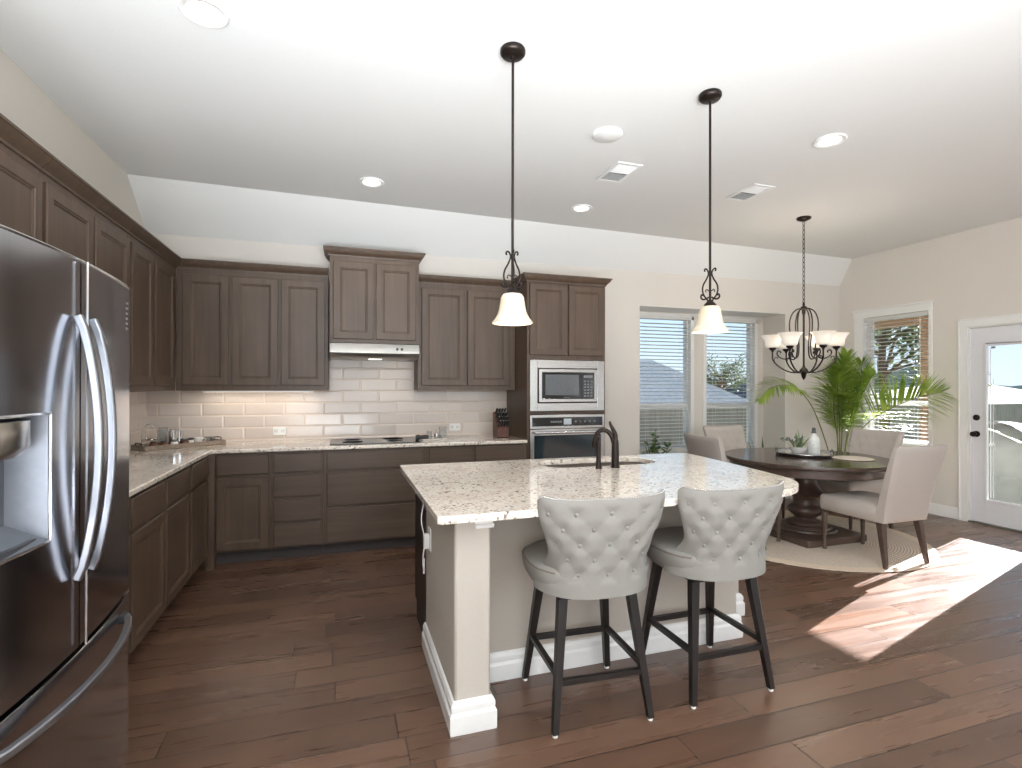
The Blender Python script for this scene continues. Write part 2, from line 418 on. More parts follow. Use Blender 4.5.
# ------------------------------------------------------------------ room dimensions
XL, XR, YB, YF = -1.585, 6.27, 5.235, -4.6
RX0, RX1, RY, RZ = 3.25, 5.355, 5.60, 2.345        # window bay recess
HC, HW = 3.06, 2.72
CRL, CRR = 4.80, 5.06                               # where the flat ceiling turns down, at the left and right wall
# floor
struct(B(XL-.1, XR+.1, YF-.1, RY+.1, -.1, 0).build('floor', FLOOR))
# ceiling : flat part and the part that slopes down to the back wall
m = MB(); NS = 32
vs = []
for k in range(NS+1):
    q = k/NS; x = lerp(XL-.1, XR+.1, q); yc = lerp(CRL, CRR, q)
    vs += [(x, YF-.1, HC), (x, yc, HC), (x, YB+.02, HW-.015), (x, YB+.5, HW-.015), (x, YB+.5, HC+.1), (x, YF-.1, HC+.1)]
fs = [(6*k+a, 6*k+(a+1) % 6, 6*(k+1)+(a+1) % 6, 6*(k+1)+a) for k in range(NS) for a in range(6)]+[tuple(range(6)), tuple(6*NS+a for a in range(6))[::-1]]
m.add(vs, fs)
struct(m.build('ceiling', CEIL, smooth=True, angle=20))
# walls
struct(B(XL-.12, XL, YF-.1, YB+.1, 0, HC+.05).build('wall_left', WALL))
m = B(XL, RX0, YB, YB+.12, 0, HW+.1); m.box(RX0, RX1, YB, RY, RZ, HW+.1); m.box(RX1, XR, YB, YB+.12, 0, HW+.1)
# recess jambs + window wall with two openings
m.box(RX0-.12, RX0, YB+.12, RY+.12, 0, RZ+.1); m.box(RX1, RX1+.12, YB+.12, RY+.12, 0, RZ+.1)
W1, W2, WZ0, WZ1 = (3.42, 4.235), (4.415, 5.235), .62, 2.30
m.box(RX0, W1[0], RY, RY+.12, 0, RZ); m.box(W1[1], W2[0], RY, RY+.12, 0, RZ); m.box(W2[1], RX1, RY, RY+.12, 0, RZ)
for a, b in (W1, W2): m.box(a, b, RY, RY+.12, 0, WZ0); m.box(a, b, RY, RY+.12, WZ1, RZ)
struct(m.build('wall_back', WALL))
# right wall with window, glazed door, living room window
DY0, DY1, DZ = 2.832, 3.745, 2.04
RWY0, RWY1, RWZ0, RWZ1 = 4.125, 4.90, .74, 2.27
LWY0, LWY1, LWZ0, LWZ1 = -3.4, .2, .35, 2.55
m = MB()
def rw(y0, y1, z0, z1): m.box(XR, XR+.14, y0, y1, z0, z1)
rw(YF-.1, LWY0, 0, HC); rw(LWY0, LWY1, 0, LWZ0); rw(LWY0, LWY1, LWZ1, HC); rw(LWY1, DY0, 0, HC); rw(DY0, DY1, DZ, HC); rw(DY1, RWY0, 0, HC)
rw(RWY0, RWY1, 0, RWZ0); rw(RWY0, RWY1, RWZ1, HC); rw(RWY1, YB+.1, 0, HC)
struct(m.build('wall_right', WALL))
m = MB()
RW = [(-1.2, 1.0), (2.0, 5.2)]
m.box(XL, RW[0][0], YF-.12, YF, 0, HC); m.box(RW[0][1], RW[1][0], YF-.12, YF, 0, HC); m.box(RW[1][1], XR, YF-.12, YF, 0, HC)
for a, b in RW: m.box(a, b, YF-.12, YF, 0, .3); m.box(a, b, YF-.12, YF, 2.6, HC)
struct(m.build('wall_rear', WALL))

# baseboards
BBP = [(0, 0), (.016, 0), (.016, .085), (.012, .093), (.012, .108), (.006, .122), (0, .122)]
def bb(name, path, parent=None, h=1.0, prof=None):
    o = MB().sweep(path, [(a, z*h) for a, z in (prof or BBP)]).build(name, TRIM, parent, smooth=True, angle=30)
    return o
struct(bb('baseboard_right', [(XR, YB), (XR, DY1+.085)]))
struct(bb('baseboard_right', [(XR, DY0-.085), (XR, YF)]))
struct(bb('baseboard_back', [(2.49, YB), (RX0, YB), (RX0, RY), (RX1, RY), (RX1, YB), (XR, YB)]))
struct(bb('baseboard_left', [(XL, YF), (XL, 1.2)]))

# ------------------------------------------------------------------ windows
def window_unit(name, plane, a0, a1, z0, z1, d, parent_label=None, mid=True):
    """d: position of the inner face of the wall; unit sits d+.06 .. d+.10. plane 'y' (runs along x) or 'x' (runs along y)"""
    root = bpy.data.objects.new(name, None); COL.objects.link(root); struct(root)
    def bx(mb, s0, s1, t0, t1, q0, q1):
        if plane == 'y': mb.box(s0, s1, t0, t1, q0, q1)
        else: mb.box(t0, t1, s0, s1, q0, q1)
    f = MB(); fw = .045
    bx(f, a0, a0+fw, d+.05, d+.12, z0, z1); bx(f, a1-fw, a1, d+.05, d+.12, z0, z1); bx(f, a0+fw, a1-fw, d+.05, d+.12, z0, z0+fw); bx(f, a0+fw, a1-fw, d+.05, d+.12, z1-fw, z1)
    f.build('window_frame', TRIM, root, bevel=.003)
    zm = z0+(z1-z0)*.335 if mid is True else mid
    if mid:
        s = MB(); bx(s, a0+fw, a1-fw, d+.06, d+.11, zm-.028, zm+.028); s.build('meeting_rail', TRIM, root, bevel=.003)
    g = MB(); bx(g, a0+fw, a1-fw, d+.083, d+.087, z0+fw, (zm-.028) if mid else z1-fw)
    g.build('pane', GLASS, root)
    if mid:
        g = MB(); bx(g, a0+fw, a1-fw, d+.083, d+.087, zm+.028, z1-fw); g.build('pane', GLASS, root)
    s = MB(); bx(s, a0-.03, a1+.03, d-.03, d+.05, z0-.03, z0); s.build('window_sill', TRIM, root, bevel=.006)
    return root
window_unit('window_1', 'y', W1[0], W1[1], WZ0, WZ1, RY, mid=1.17)
window_unit('window_2', 'y', W2[0], W2[1], WZ0, WZ1, RY, mid=1.17)
window_unit('window_3', 'x', RWY0, RWY1, RWZ0, RWZ1, XR, mid=1.22)
window_unit('window_4', 'x', LWY0, LWY1, LWZ0, LWZ1, XR, mid=None)
for i, (a, b) in enumerate(RW):
    root = bpy.data.objects.new('window_%d' % (5+i), None); COL.objects.link(root); struct(root)
    f = B(a, a+.06, YF-.1, YF-.04, .3, 2.6); f.box(b-.06, b, YF-.1, YF-.04, .3, 2.6); f.box(a+.06, b-.06, YF-.1, YF-.04, .3, .36); f.box(a+.06, b-.06, YF-.1, YF-.04, 2.54, 2.6)
    f.build('window_frame', TRIM, root); B(a+.06, b-.06, YF-.075, YF-.07, .36, 2.54).build('pane', GLASS, root)
# casings of the bay windows : side boards, head board with a small crown
def casing_bay(n):
    m = B(RX0, RX1, YB+.001, RY-.001, RZ-.012, RZ-.0005)
    for a, b in (W1, W2):
        m.box(a-.02, a+.03, RY-.014, RY+.05, WZ0, WZ1); m.box(b-.03, b+.02, RY-.014, RY+.05, WZ0, WZ1)
        m.box(a-.02, b+.02, RY-.014, RY+.05, WZ1-.05, WZ1+.02)
    return struct(m.build(n, TRIM, bevel=.003))
casing_bay('trim_1')
m = B(XR-.016, XR+.05, RWY1-.005, RWY1+.12, RWZ0-.02, RWZ1); m.box(XR-.016, XR+.05, RWY0-.03, RWY0+.005, RWZ0-.02, RWZ1)
m.box(XR-.022, XR+.05, RWY0-.035, RWY1+.125, RWZ1, RWZ1+.085); m.box(XR-.034, XR, RWY0-.05, RWY1+.14, RWZ1+.085, RWZ1+.105)
struct(m.build('trim_2', TRIM, bevel=.003))

def blind(label, plane, a0, a1, z0, z1, d, tilt, seed):
    """slats on cords, hung inside the window opening"""
    t = thing('window_blind', label, 'blind', group='white slatted window blinds')
    if plane == 'y': t.location = ((a0+a1)/2, d, z0)
    else: t.location = (d, (a0+a1)/2, z0); t.rotation_euler = (0, 0, -PI/2)
    w = (a1-a0)/2-.012; H = z1-z0
    B(-w, w, -.03, .03, H-.05, H).build('headrail', SLAT, t, bevel=.004)
    m = MB(); z = .06; c, s_ = math.cos(tilt), math.sin(tilt)
    while z < H-.07:
        pts = []
        for k in range(5):
            q = (k/4-.5)*.05; arch = .0028*(1-(2*k/4-1)**2)
            pts.append((q*c-arch*s_, q*s_+arch*c))
        vs = []
        for x in (-w, w):
            for (yy, zz) in pts: vs.append((x, yy, z+zz))
            for (yy, zz) in reversed(pts): vs.append((x, yy, z+zz-.0024))
        n = 10
        m.add(vs, [(i, (i+1) % n, n+(i+1) % n, n+i) for i in range(n)]+[tuple(range(n))[::-1], tuple(range(n, 2*n))])
        z += .0445
    m.build('slats', SLAT, t)
    B(-w, w, -.026, .026, .005, .03).build('bottom_rail', SLAT, t, bevel=.003)
    m = MB()
    for x in (-w*.62, w*.62):
        for y in (-.027, .027): m.tube([(x, y, .02), (x, y, H-.03)], .0012, 5)
    m.build('ladder_cord', WHITE, t)
    m = MB().tube([(w*.8, -.036, H-.05), (w*.8, -.036, H*.45)], .004, 6); m.build('tilt_wand', WHITE, t)
    return t
blind('white slatted blind in the bay window nearer the oven cabinet', 'y', W1[0], W1[1], WZ0, WZ1-.005, RY+.012, math.radians(-6), 1)
blind('white slatted blind in the bay window behind the dining table', 'y', W2[0], W2[1], WZ0, WZ1-.005, RY+.012, math.radians(-6), 2)
blind('white slatted blind in the window beside the patio door, behind palm frond', 'x', RWY0, RWY1, RWZ0, RWZ1-.005, XR+.012, math.radians(-4), 3)

# ------------------------------------------------------------------ patio door
m = B(XR-.018, XR+.0, DY1+.0, DY1+.085, 0, DZ+.07); m.box(XR-.018, XR, DY0-.085, DY0, 0, DZ+.07); m.box(XR-.018, XR, DY0, DY1, DZ, DZ+.07)
m.box(XR-.026, XR-.0, DY0-.085, DY0-.07, 0, DZ+.085); m.box(XR-.026, XR, DY1+.07, DY1+.085, 0, DZ+.085); m.box(XR-.026, XR, DY0-.07, DY1+.07, DZ+.07, DZ+.085)
m.box(XR, XR+.14, DY1-.012, DY1, 0, DZ); m.box(XR, XR+.14, DY0, DY0+.012, 0, DZ); m.box(XR, XR+.14, DY0+.012, DY1-.012, DZ-.012, DZ)
struct(m.build('trim_3', TRIM, bevel=.003))
struct(B(XR-.01, XR+.16, DY0, DY1, 0, .015).build('trim_4', plain('metal_threshold', (.25, .24, .22, 1), .4, .8)))
door = bpy.data.objects.new('door_1', None); COL.objects.link(door); struct(door); door.location = (XR+.02, 0, .02)
dy0, dy1 = DY0+.014, DY1-.014; GY0, GY1, GZ0, GZ1 = 3.035, 3.602, .235, 1.825
m = B(0, .045, dy0, GY0, 0, 2.0); m.box(0, .045, GY1, dy1, 0, 2.0); m.box(0, .045, GY0, GY1, 0, GZ0); m.box(0, .045, GY0, GY1, GZ1, 2.0)
m.build('door_panel', DOORW, door, bevel=.002)
P = [(0, 0), (0, .03), (-.014, .026), (-.016, .008), (-.008, 0)]
m = MB()
def glazing(mm, y0, y1, z0, z1, wd, x0, x1):
    mm.box(x0, x1, y0, y0+wd, z0, z1); mm.box(x0, x1, y1-wd, y1, z0, z1); mm.box(x0, x1, y0+wd, y1-wd, z0, z0+wd); mm.box(x0, x1, y0+wd, y1-wd, z1-wd, z1)
glazing(m, GY0-.012, GY1+.012, GZ0-.012, GZ1+.012, .026, -.012, .0)
m.build('glazing_bead', DOORW, door, bevel=.006)
B(.02, .026, GY0, GY1, GZ0, GZ1).build('pane', GLASS, door)
m = MB().tube([(.012, GY1-.035, GZ0+.03), (.012, GY1-.035, GZ1-.03)], .0045, 6); m.tube([(.012, GY1-.06, GZ0+.03), (.012, GY1-.06, GZ1-.35)], .003, 6)
m.box(.006, .018, GY1-.07, GY1-.025, GZ0+.55, GZ0+.58); m.build('blind_cord', WHITE, door)
m = B(.004, .016, GY1-.075, GY1-.045, GZ1-.04, GZ1-.02); m.build('blind_catch', GRIL, door)
for zz, nm in ((.905, 'door_knob'), (1.075, 'deadbolt')):
    m = MB().lathe([(0, .0), (.032, 0), (.032, -.008), (.026, -.014), (.012, -.014), (.011, -.03)] if nm == 'door_knob' else [(0, 0), (.031, 0), (.031, -.01), (.02, -.018), (0, -.018)], (-.0, 3.683, zz), 20, axis='x')
    if nm == 'door_knob': m.lathe([(.011, -.03), (.022, -.036), (.029, -.05), (.026, -.064), (.012, -.07), (0, -.07)], (0, 3.683, zz), 20, axis='x')
    else: m.box(-.034, -.016, 3.678, 3.688, zz-.018, zz+.018)
    m.build(nm, BRONZE, door, smooth=True)

# ------------------------------------------------------------------ cabinets
def shaker(w, h, t=.02, s=.058, flat=False):
    """front in local x (width), z (height), facing -y, back at y=0"""
    m = MB()
    if flat:
        rings = [(0, 0), (0, -t+.004), (.004, -t)]
    else:
        rings = [(0, 0), (0, -t+.004), (.004, -t), (s, -t), (s+.004, -t+.005), (s+.010, -t+.005), (s+.017, -t+.010)]
    vs = []
    for ins, y in rings: vs += [(ins, y, ins), (w-ins, y, ins), (w-ins, y, h-ins), (ins, y, h-ins)]
    fs = [(0, 1, 2, 3)]
    for i in range(len(rings)-1):
        for k in range(4): a = i*4+k; b = i*4+(k+1) % 4; fs.append((a, b, b+4, a+4))
    n = (len(rings)-1)*4; fs.append((n, n+1, n+2, n+3))
    return m.add(vs, fs)
def put_front(kind, parent, x0, x1, z0, z1, s=.058, mat=None):
    m = shaker(x1-x0, z1-z0, flat=(kind == 'drawer'), s=s)
    m.xf(Matrix.Translation((x0, 0, z0)))
    return m.build(kind, mat or (CABH if kind == 'drawer' else CAB), parent)
CROWNP = lambda z: [(0, z-.012), (.008, z-.012), (.010, z), (.022, z+.012), (.040, z+.030), (.046, z+.046), (.052, z+.048), (.052, z+.060), (0, z+.060)]
def cabinet(label, loc, rz, w, depth, z0, z1, fronts, toe=0, crown=None, group=None, name='wall_cabinet', openings=None, cat='cabinet'):
    t = thing(name, label, cat, loc, rz, group)
    m = MB()
    if toe:
        m.box(0, w, 0, depth, z0+toe, z1); B(0, w, .075, depth, z0, z0+toe-.0005).build('toe_kick', TOE, t)
    else: m.box(0, w, 0, depth, z0, z1)
    m.build('body', CAB, t, bevel=.002)
    for f in fronts: put_front(f[0], t, *f[1:])
    if crown:
        MB().sweep(crown, CROWNP(z1)).build('crown_moulding', CAB, t, smooth=True, angle=25)
    return t
# --- back wall base cabinets, face frame at y = 4.605
FY = 4.605; BT = .884; DEP = YB-FY-.002
def base(label, x0, x1, fronts, name='base_cabinet'):
    fr = [(k, a-x0, b-x0, c, d) for k, a, b, c, d in fronts]
    return cabinet(label, (x0, FY, 0), 0, x1-x0, DEP, 0, BT, fr, toe=.1, group='taupe wood base cabinets', name=name)
base('taupe base cabinet beside the inner corner, one drawer over one door', -.975, -.53,
     [('drawer', -.917, -.545, .712, .866), ('door', -.917, -.545, .118, .684)])
base('narrow taupe base cabinet with a stack of four drawers', -.529, -.1325,
     [('drawer', -.508, -.146, .715, .866), ('drawer', -.508, -.146, .515, .690), ('drawer', -.508, -.146, .320, .492), ('drawer', -.508, -.146, .118, .296)])
base('wide taupe base cabinet under the cooktop with three deep drawers', -.1315, .715,
     [('drawer', -.105, .692, .715, .866), ('drawer', -.105, .692, .418, .692), ('drawer', -.105, .692, .118, .398)])
base('taupe base cabinet between the cooktop and the oven tower', .716, 1.652,
     [('drawer', .742, 1.142, .715, .866), ('drawer', 1.160, 1.600, .715, .866), ('door', .742, 1.142, .118, .69), ('door', 1.160, 1.600, .118, .69)])
# --- left wall base cabinets, face at x = -.975 (rotated so that local x runs along +y)
FXL = -.977
def base_left(label, y0, y1, fronts):
    fr = [(k, a-y0, b-y0, c, d) for k, a, b, c, d in fronts]
    return cabinet(label, (FXL, y0, 0), PI/2, y1-y0, FXL-XL-.002, 0, BT, fr, toe=.1, group='taupe wood base cabinets', name='base_cabinet')
base_left('taupe base cabinet on the side wall, next to the refrigerator', 2.30, 2.972,
          [('drawer', 2.33, 2.955, .715, .866), ('door', 2.33, 2.635, .118, .69), ('door', 2.65, 2.955, .118, .69)])
base_left('taupe base cabinet on the side wall with two doors under two drawers', 2.974, 4.045,
          [('drawer', 2.99, 3.505, .715, .866), ('drawer', 3.525, 4.03, .715, .866), ('door', 2.99, 3.505, .118, .69), ('door', 3.525, 4.03, .118, .69)])
base_left('taupe base cabinet on the side wall, in the inner corner', 4.047, 4.604,
          [('drawer', 4.065, 4.52, .715, .866), ('door', 4.065, 4.52, .118, .69)])
tag(B(XL+.002, -.977, 4.606, YB-.002, 0, BT).build('base_cabinet', CAB), 'blind corner box of the base cabinets where both runs meet', 'cabinet')
struct(B(FXL+.002, FXL+.06, 4.53, 4.602, 0, BT).build('trim_5', CAB))
# --- L shaped worktop
cx0 = FXL+.03
poly = [(XL+.012, 2.27), (cx0, 2.27), (cx0, FY-.03), (1.652, FY-.03), (1.652, YB-.012), (XL+.012, YB-.012)]
tag(MB().prism(poly, BT+.001, .915).build('kitchen_worktop', GRAN, bevel=.006), 'cream speckled granite worktop running round the corner on the base cabinets', 'countertop')
# --- tile backsplash on both walls
m = B(XL+.012, 1.652, YB-.012, YB-.001, .9155, 1.40); m.box(-.095, .69, YB-.012, YB-.001, 1.40, 1.80); m.box(XL+.001, XL+.012, 2.27, YB-.001, .9155, 1.40)
struct(m.build('wall_backsplash', TILE))
# --- wall cabinets. face frames: back y = 4.935, side x = -1.285
UY = 4.935; UD = YB-.003-UY; UX = -1.285; UZ0, UZ1 = 1.372, 2.392
def upper(label, x0, x1, fronts, crown, z0=UZ0, z1=UZ1, y=UY, s=.058):
    fr = [(k, a-x0, b-x0, c, d) for k, a, b, c, d in fronts]
    return cabinet(label, (x0, y, 0), 0, x1-x0, YB-.003-y, z0, z1, fr, crown=crown, group='taupe wood wall cabinets')
DB, DT = 1.418, 2.335
upper('three-door taupe wall cabinet between the corner and the range hood', UX+.001, -.103,
      [('door', -1.236, -.893, DB, DT), ('door', -.870, -.513, DB, DT), ('door', -.490, -.132, DB, DT)], [(0.0, 0), (1.18, 0)])
upper('two-door taupe wall cabinet between the range hood and the oven tower', .690, 1.650,
      [('door', .722, 1.140, DB, DT), ('door', 1.162, 1.585, DB, DT)], [(0, 0), (.96, 0)])
upper('taller taupe wall cabinet standing proud above the range hood', -.092, .678,
      [('door', -.062, .282, 1.825, 2.50), ('door', .298, .648, 1.825, 2.50)], [(0, .29), (0, 0), (.770, 0), (.770, .29)], z0=1.79, z1=2.555, y=4.80)
def upper_left(label, y0, y1, fronts, z0=UZ0):
    fr = [(k, a-y0, b-y0, c, d) for k, a, b, c, d in fronts]
    return cabinet(label, (UX, y0, 0), PI/2, y1-y0, UX-XL-.003, z0, UZ1, fr, crown=[(0, 0), (y1-y0, 0)], group='taupe wood wall cabinets')
upper_left('taupe wall cabinet on the side wall ending at the inner corner', 3.905, 4.933,
           [('door', 3.935, 4.335, DB, DT), ('door', 4.385, 4.83, DB, DT)])
upper_left('taupe wall cabinet on the side wall between fridge cabinet and corner cabinet', 2.885, 3.903,
           [('door', 2.905, 3.375, DB, DT), ('door', 3.405, 3.885, DB, DT)])
upper_left('short taupe cabinet high over the refrigerator', 1.25, 2.883, [('door', 1.28, 1.80, 1.90, DT), ('door', 1.82, 2.34, 1.90, DT), ('door', 2.36, 2.868, 1.90, DT)], z0=1.86)
upper_left('taupe wall cabinet nearest the living room, before the refrigerator', .2, 1.248, [('door', .22, .71, DB, DT), ('door', .73, 1.228, DB, DT)])
# fridge side panel
# --- oven tower
TX0, TX1, TY = 1.655, 2.470, 4.605
t = thing('oven_cabinet', 'tall taupe cabinet tower holding microwave and wall oven', 'cabinet', (TX0, TY, 0))
W = TX1-TX0
m = B(0, .04, 0, YB-.003-TY, .0, 2.405); m.box(W-.04, W, 0, YB-.003-TY, 0, 2.405); m.box(.04, W-.04, 0, YB-.003-TY, 1.665, 2.405)
m.box(.04, W-.04, .0, YB-.003-TY, 1.150, 1.178); m.box(.04, W-.04, 0, YB-.003-TY, .1, .42); m.box(.04, W-.04, .075, YB-.003-TY, 0, .1); m.box(.04, W-.04, .55, YB-.003-TY, .42, 1.665)
m.build('body', CAB, t, bevel=.002)
put_front('door', t, .022, .400, 1.706, 2.380); put_front('door', t, .418, W-.022, 1.706, 2.380); put_front('drawer', t, .022, W-.022, .12, .38)
MB().sweep([(0, .26), (0, 0), (W, 0), (W, YB-.01-TY)], CROWNP(2.405)).build('crown_moulding', CAB, t, smooth=True, angle=25)

# microwave with trim kit
t = thing('microwave', 'built-in stainless microwave above the wall oven', 'microwave', (TX0+.022, TY-.004, 1.18))
w_, h_ = W-.044, .478
def frame(m, x0, x1, z0, z1, wx, wz, y0, y1):
    m.box(x0, x0+wx, y0, y1, z0, z1); m.box(x1-wx, x1, y0, y1, z0, z1); m.box(x0+wx, x1-wx, y0, y1, z0, z0+wz); m.box(x0+wx, x1-wx, y0, y1, z1-wz, z1)
m = MB(); frame(m, 0, w_, 0, h_, .075, .075, -.022, .0); m.build('trim_frame', STEEL, t, bevel=.003)
m = MB(); frame(m, .077, w_-.077, .077, h_-.077, .006, .006, -.012, 0); m.build('shadow_gap', BLKM, t)
m = MB(); frame(m, .084, w_-.084, .084, h_-.084, .030, .030, -.034, 0); m.build('door_frame', STEEL, t, bevel=.003)
B(.115, w_-.245, -.030, -.002, .115, h_-.115).build('door_glass', BLK, t, bevel=.002)
B(.15, w_-.275, -.0315, -.030, .15, h_-.135).build('viewing_window', plain('grey_tinted_glass', (.12, .13, .14, 1), .15), t)
B(w_-.242, w_-.115, -.030, -.002, .115, h_-.115).build('control_panel', BLK, t, bevel=.002)
m = B(w_-.225, w_-.130, -.0312, -.030, .315, .340)
for r in range(6):
    for c in range(3): m.box(w_-.222+c*.034, w_-.202+c*.034, -.0312, -.030, .135+r*.028, .147+r*.028)
m.build('keypad', GRIL, t)
B(.34, .40, -.0322, -.0315, .123, .130).build('badge', GRIL, t)
# wall oven
t = thing('wall_oven', 'built-in stainless wall oven with black control panel, below the microwave', 'oven', (TX0+.022, TY-.004, .44))
H = .700
m = MB(); frame(m, 0, w_, H-.125, H, .022, .022, -.024, 0); m.build('control_frame', STEEL, t, bevel=.002)
B(.022, w_-.022, -.022, -.002, H-.103, H-.022).build('control_panel', BLK, t)
B(w_/2-.045, w_/2+.035, -.0228, -.022, H-.09, H-.035).build('display', plain('pale_lit_display', srgb(190, 200, 206), .3), t)
for k in range(5):
    for x_ in (w_/2-.17+k*.024, w_/2+.08+k*.05):
        MB().lathe([(0, 0), (.011, 0), (.011, -.0015), (0, -.0015)], (x_, -.0225, H-.062), 10, axis='y').build('touch_key', GRIL, t)

m = MB(); frame(m, 0, w_, .0, H-.135, .040, .055, -.030, 0); m.build('door_frame', STEEL, t, bevel=.002)
B(.040, w_-.040, -.027, -.002, .055, H-.190).build('door_glass', plain('dark_oven_glass', (.02, .035, .045, 1), .06, spec=.7), t)
m = MB().tube([(.03, -.075, H-.160), (w_-.03, -.075, H-.160)], .012, 12)
for x in (.06, w_-.06): m.tube([(x, -.028, H-.160), (x, -.075, H-.160)], .008, 8)
m.build('handle', CHROME, t, smooth=True)

# range hood
t = thing('range_hood', 'slim stainless range hood under the proud wall cabinet', 'range hood', (-.090, 4.735, 1.655))
m = MB()
W2_ = .766; D2 = YB-.014-4.735
# section in y-z, swept along x
sec = [(0, .045), (0, .055), (.02, .130), (D2, .130), (D2, .0), (.08, 0), (.02, .022)]
n = len(sec)
m.add([(0, y, z) for y, z in sec]+[(W2_, y, z) for y, z in sec], [tuple(range(n)), tuple(range(n, 2*n))[::-1]]+[(i, (i+1) % n, n+(i+1) % n, n+i) for i in range(n)])
m.build('hood_shell', plain('satin_hood_steel', (.36, .345, .32, 1), .36, 1, nscale=3, var=.05, stretch=(1, 1, 60)), t, bevel=.003)
m = MB().lathe([(0, 0), (.012, 0), (.012, -.012), (0, -.012)], (.57, .012, .085), 12, axis='y'); m.lathe([(0, 0), (.012, 0), (.012, -.012), (0, -.012)], (.61, .012, .085), 12, axis='y')
m.build('knob', BLKM, t)
B(.33, .44, .10, .17, -.004, .0).build('lamp_lens', CANL, t)
light('range_hood_lamp', 'SPOT', (.29, 4.87, 1.64), .35, (1, .88, .72), (0, .25, -1), spot=2.4, radius=.04)
# cooktop
t = thing('cooktop', 'black glass cooktop set in the granite worktop', 'cooktop', (-.085, 4.66, .9155))
B(0, .76, 0, .50, 0, .006).build('glass_top', BLK, t, bevel=.002)
for x, y, r in ((.19, .15, .09), (.19, .36, .075), (.55, .15, .075), (.55, .36, .1)):
    MB().lathe([(r, .0062), (r, .0068), (r-.003, .0068), (r-.003, .0062)], (x, y, 0), 32).build('burner_ring', GRIL, t)

# outlets
def outlet(label, x, z, y=YB-.0125, w=.115):
    t = thing('wall_outlet', label, 'outlet', (x, y, z))
    B(-w/2, w/2, -.006, 0, -.037, .037).build('cover_plate', WHITE, t, bevel=.003)
    sm = plain('outlet_socket_'+str(round(x, 2)), srgb(214, 212, 208), .4)
    for xx in ([-.028, .028] if w > .1 else [0]):
        for zz in (0,):
            B(xx-.016, xx+.016, -.008, -.005, zz-.014, zz+.014).build('socket', sm, t)
    return t
outlet('white outlet on the backsplash under the three-door wall cabinet', -.53, 1.0)
outlet('white outlet on the backsplash beside the knife block', 1.10, 1.0)

# ------------------------------------------------------------------ refrigerator
FRX, FRC = -.735, 1.790     # door face at its edges, centre line
t = thing('refrigerator', 'dark stainless french-door refrigerator with water dispenser', 'refrigerator', (XL+.02, FRC, .014))
hw = .468; bx1 = FRX-.075-(XL+.02); fx = FRX-(XL+.02)
B(0, bx1, -hw, hw, .03, 1.76).build('body', plain('grey_fridge_side', (.12, .12, .125, 1), .4, .4), t, bevel=.004)
def bulge(y): return .034*(1-(y/hw)**2)
def door_panel(name, y0, y1, z0, z1, hole=None, mat=FSTEEL, bev=.006):
    """curved face with optional rectangular recess; z range"""
    N = 12; ys = [lerp(y0, y1, k/N) for k in range(N+1)]
    if hole:
        ys = sorted(set([y0, y1, hole[0], hole[1]]+[lerp(y0, hole[0], k/4) for k in range(1, 4)]+[lerp(hole[0], hole[1], k/5) for k in range(1, 5)]+[lerp(hole[1], y1, k/4) for k in range(1, 4)]))
    zs = [z0, z1] if not hole else [z0, hole[2], hole[3], z1]
    m = MB(); idx = {}; vs = []; fs = []
    for j, z in enumerate(zs):
        for i, y in enumerate(ys): idx[i, j] = len(vs); vs.append((fx+bulge(y), y, z))
    for j in range(len(zs)-1):
        for i in range(len(ys)-1):
            ym = (ys[i]+ys[i+1])/2
            if hole and j == 1 and hole[0] < ym < hole[1]: continue
            fs.append((idx[i, j], idx[i+1, j], idx[i+1, j+1], idx[i, j+1]))
    # back and sides
    n = len(ys); b0 = len(vs)
    for j in (0, len(zs)-1):
        for i, y in enumerate(ys): vs.append((bx1+.004, y, zs[j]))
    for i in range(n-1):
        fs.append((idx[i, 0], b0+i, b0+i+1, idx[i+1, 0])); q = len(zs)-1
        fs.append((idx[i, q], idx[i+1, q], b0+n+i+1, b0+n+i)); fs.append((b0+i, b0+n+i, b0+n+i+1, b0+i+1))
    q = len(zs)-1
    fs.append(tuple([idx[0, j] for j in range(q+1)]+[b0+n, b0])); fs.append(tuple([idx[n-1, j] for j in range(q+1)][::-1]+[b0+n-1, b0+2*n-1]))
    m.add(vs, fs)
    return m.build(name, mat, t, smooth=True, angle=30)
DISP = (-.43, -.150, 1.005, 1.330)
dl = door_panel('door', -hw, -.004, .665, 1.755, hole=DISP)
dr = door_panel('door', .004, hw, .665, 1.755)
fd = door_panel('freezer_drawer', -hw, hw, .06, .650)
# bright door edge beads
m = MB()
def edge(pts, r=.0035): m.tube(pts, r, 6)
edge([(fx+bulge(y)+.001, y, 1.755) for y in [lerp(-hw, hw, k/16) for k in range(17)]])
edge([(fx+bulge(y)+.001, y, .650) for y in [lerp(-hw, hw, k/16) for k in range(17)]])
edge([(fx+.05, 0, .668), (fx+.05, 0, 1.752)], .0038)
m.build('door_edge_bead', CHROME, t, smooth=True)
# dispenser
m = MB(); y0, y1, z0, z1 = DISP; xb = fx-.055
f = lambda y, z: (fx+bulge(y)-.001, y, z)
m.add([f(y0, z0), f(y1, z0), f(y1, z1), f(y0, z1), (xb, y0+.03, z0+.03), (xb, y1-.02, z0+.05), (xb, y1-.02, z1), (xb, y0+.03, z1)],
      [(0, 1, 5, 4), (1, 2, 6, 5), (2, 3, 7, 6), (3, 0, 4, 7), (4, 5, 6, 7)])
d = m.build('dispenser_recess', plain('dispenser_grey', (.17, .18, .205, 1), .35, .5), t)
m = MB(); 
for zz in (z0, z1): m.tube([f(lerp(y0, y1, k/8), zz) for k in range(9)], .004, 6)
for yy in (y0, y1): m.tube([f(yy, z0), f(yy, z1)], .004, 6)
m.build('dispenser_rim', CHROME, t, smooth=True)
ym = (y0+y1)/2
prof = []
m = MB()
N = 14; top = z1-.012; vs = []
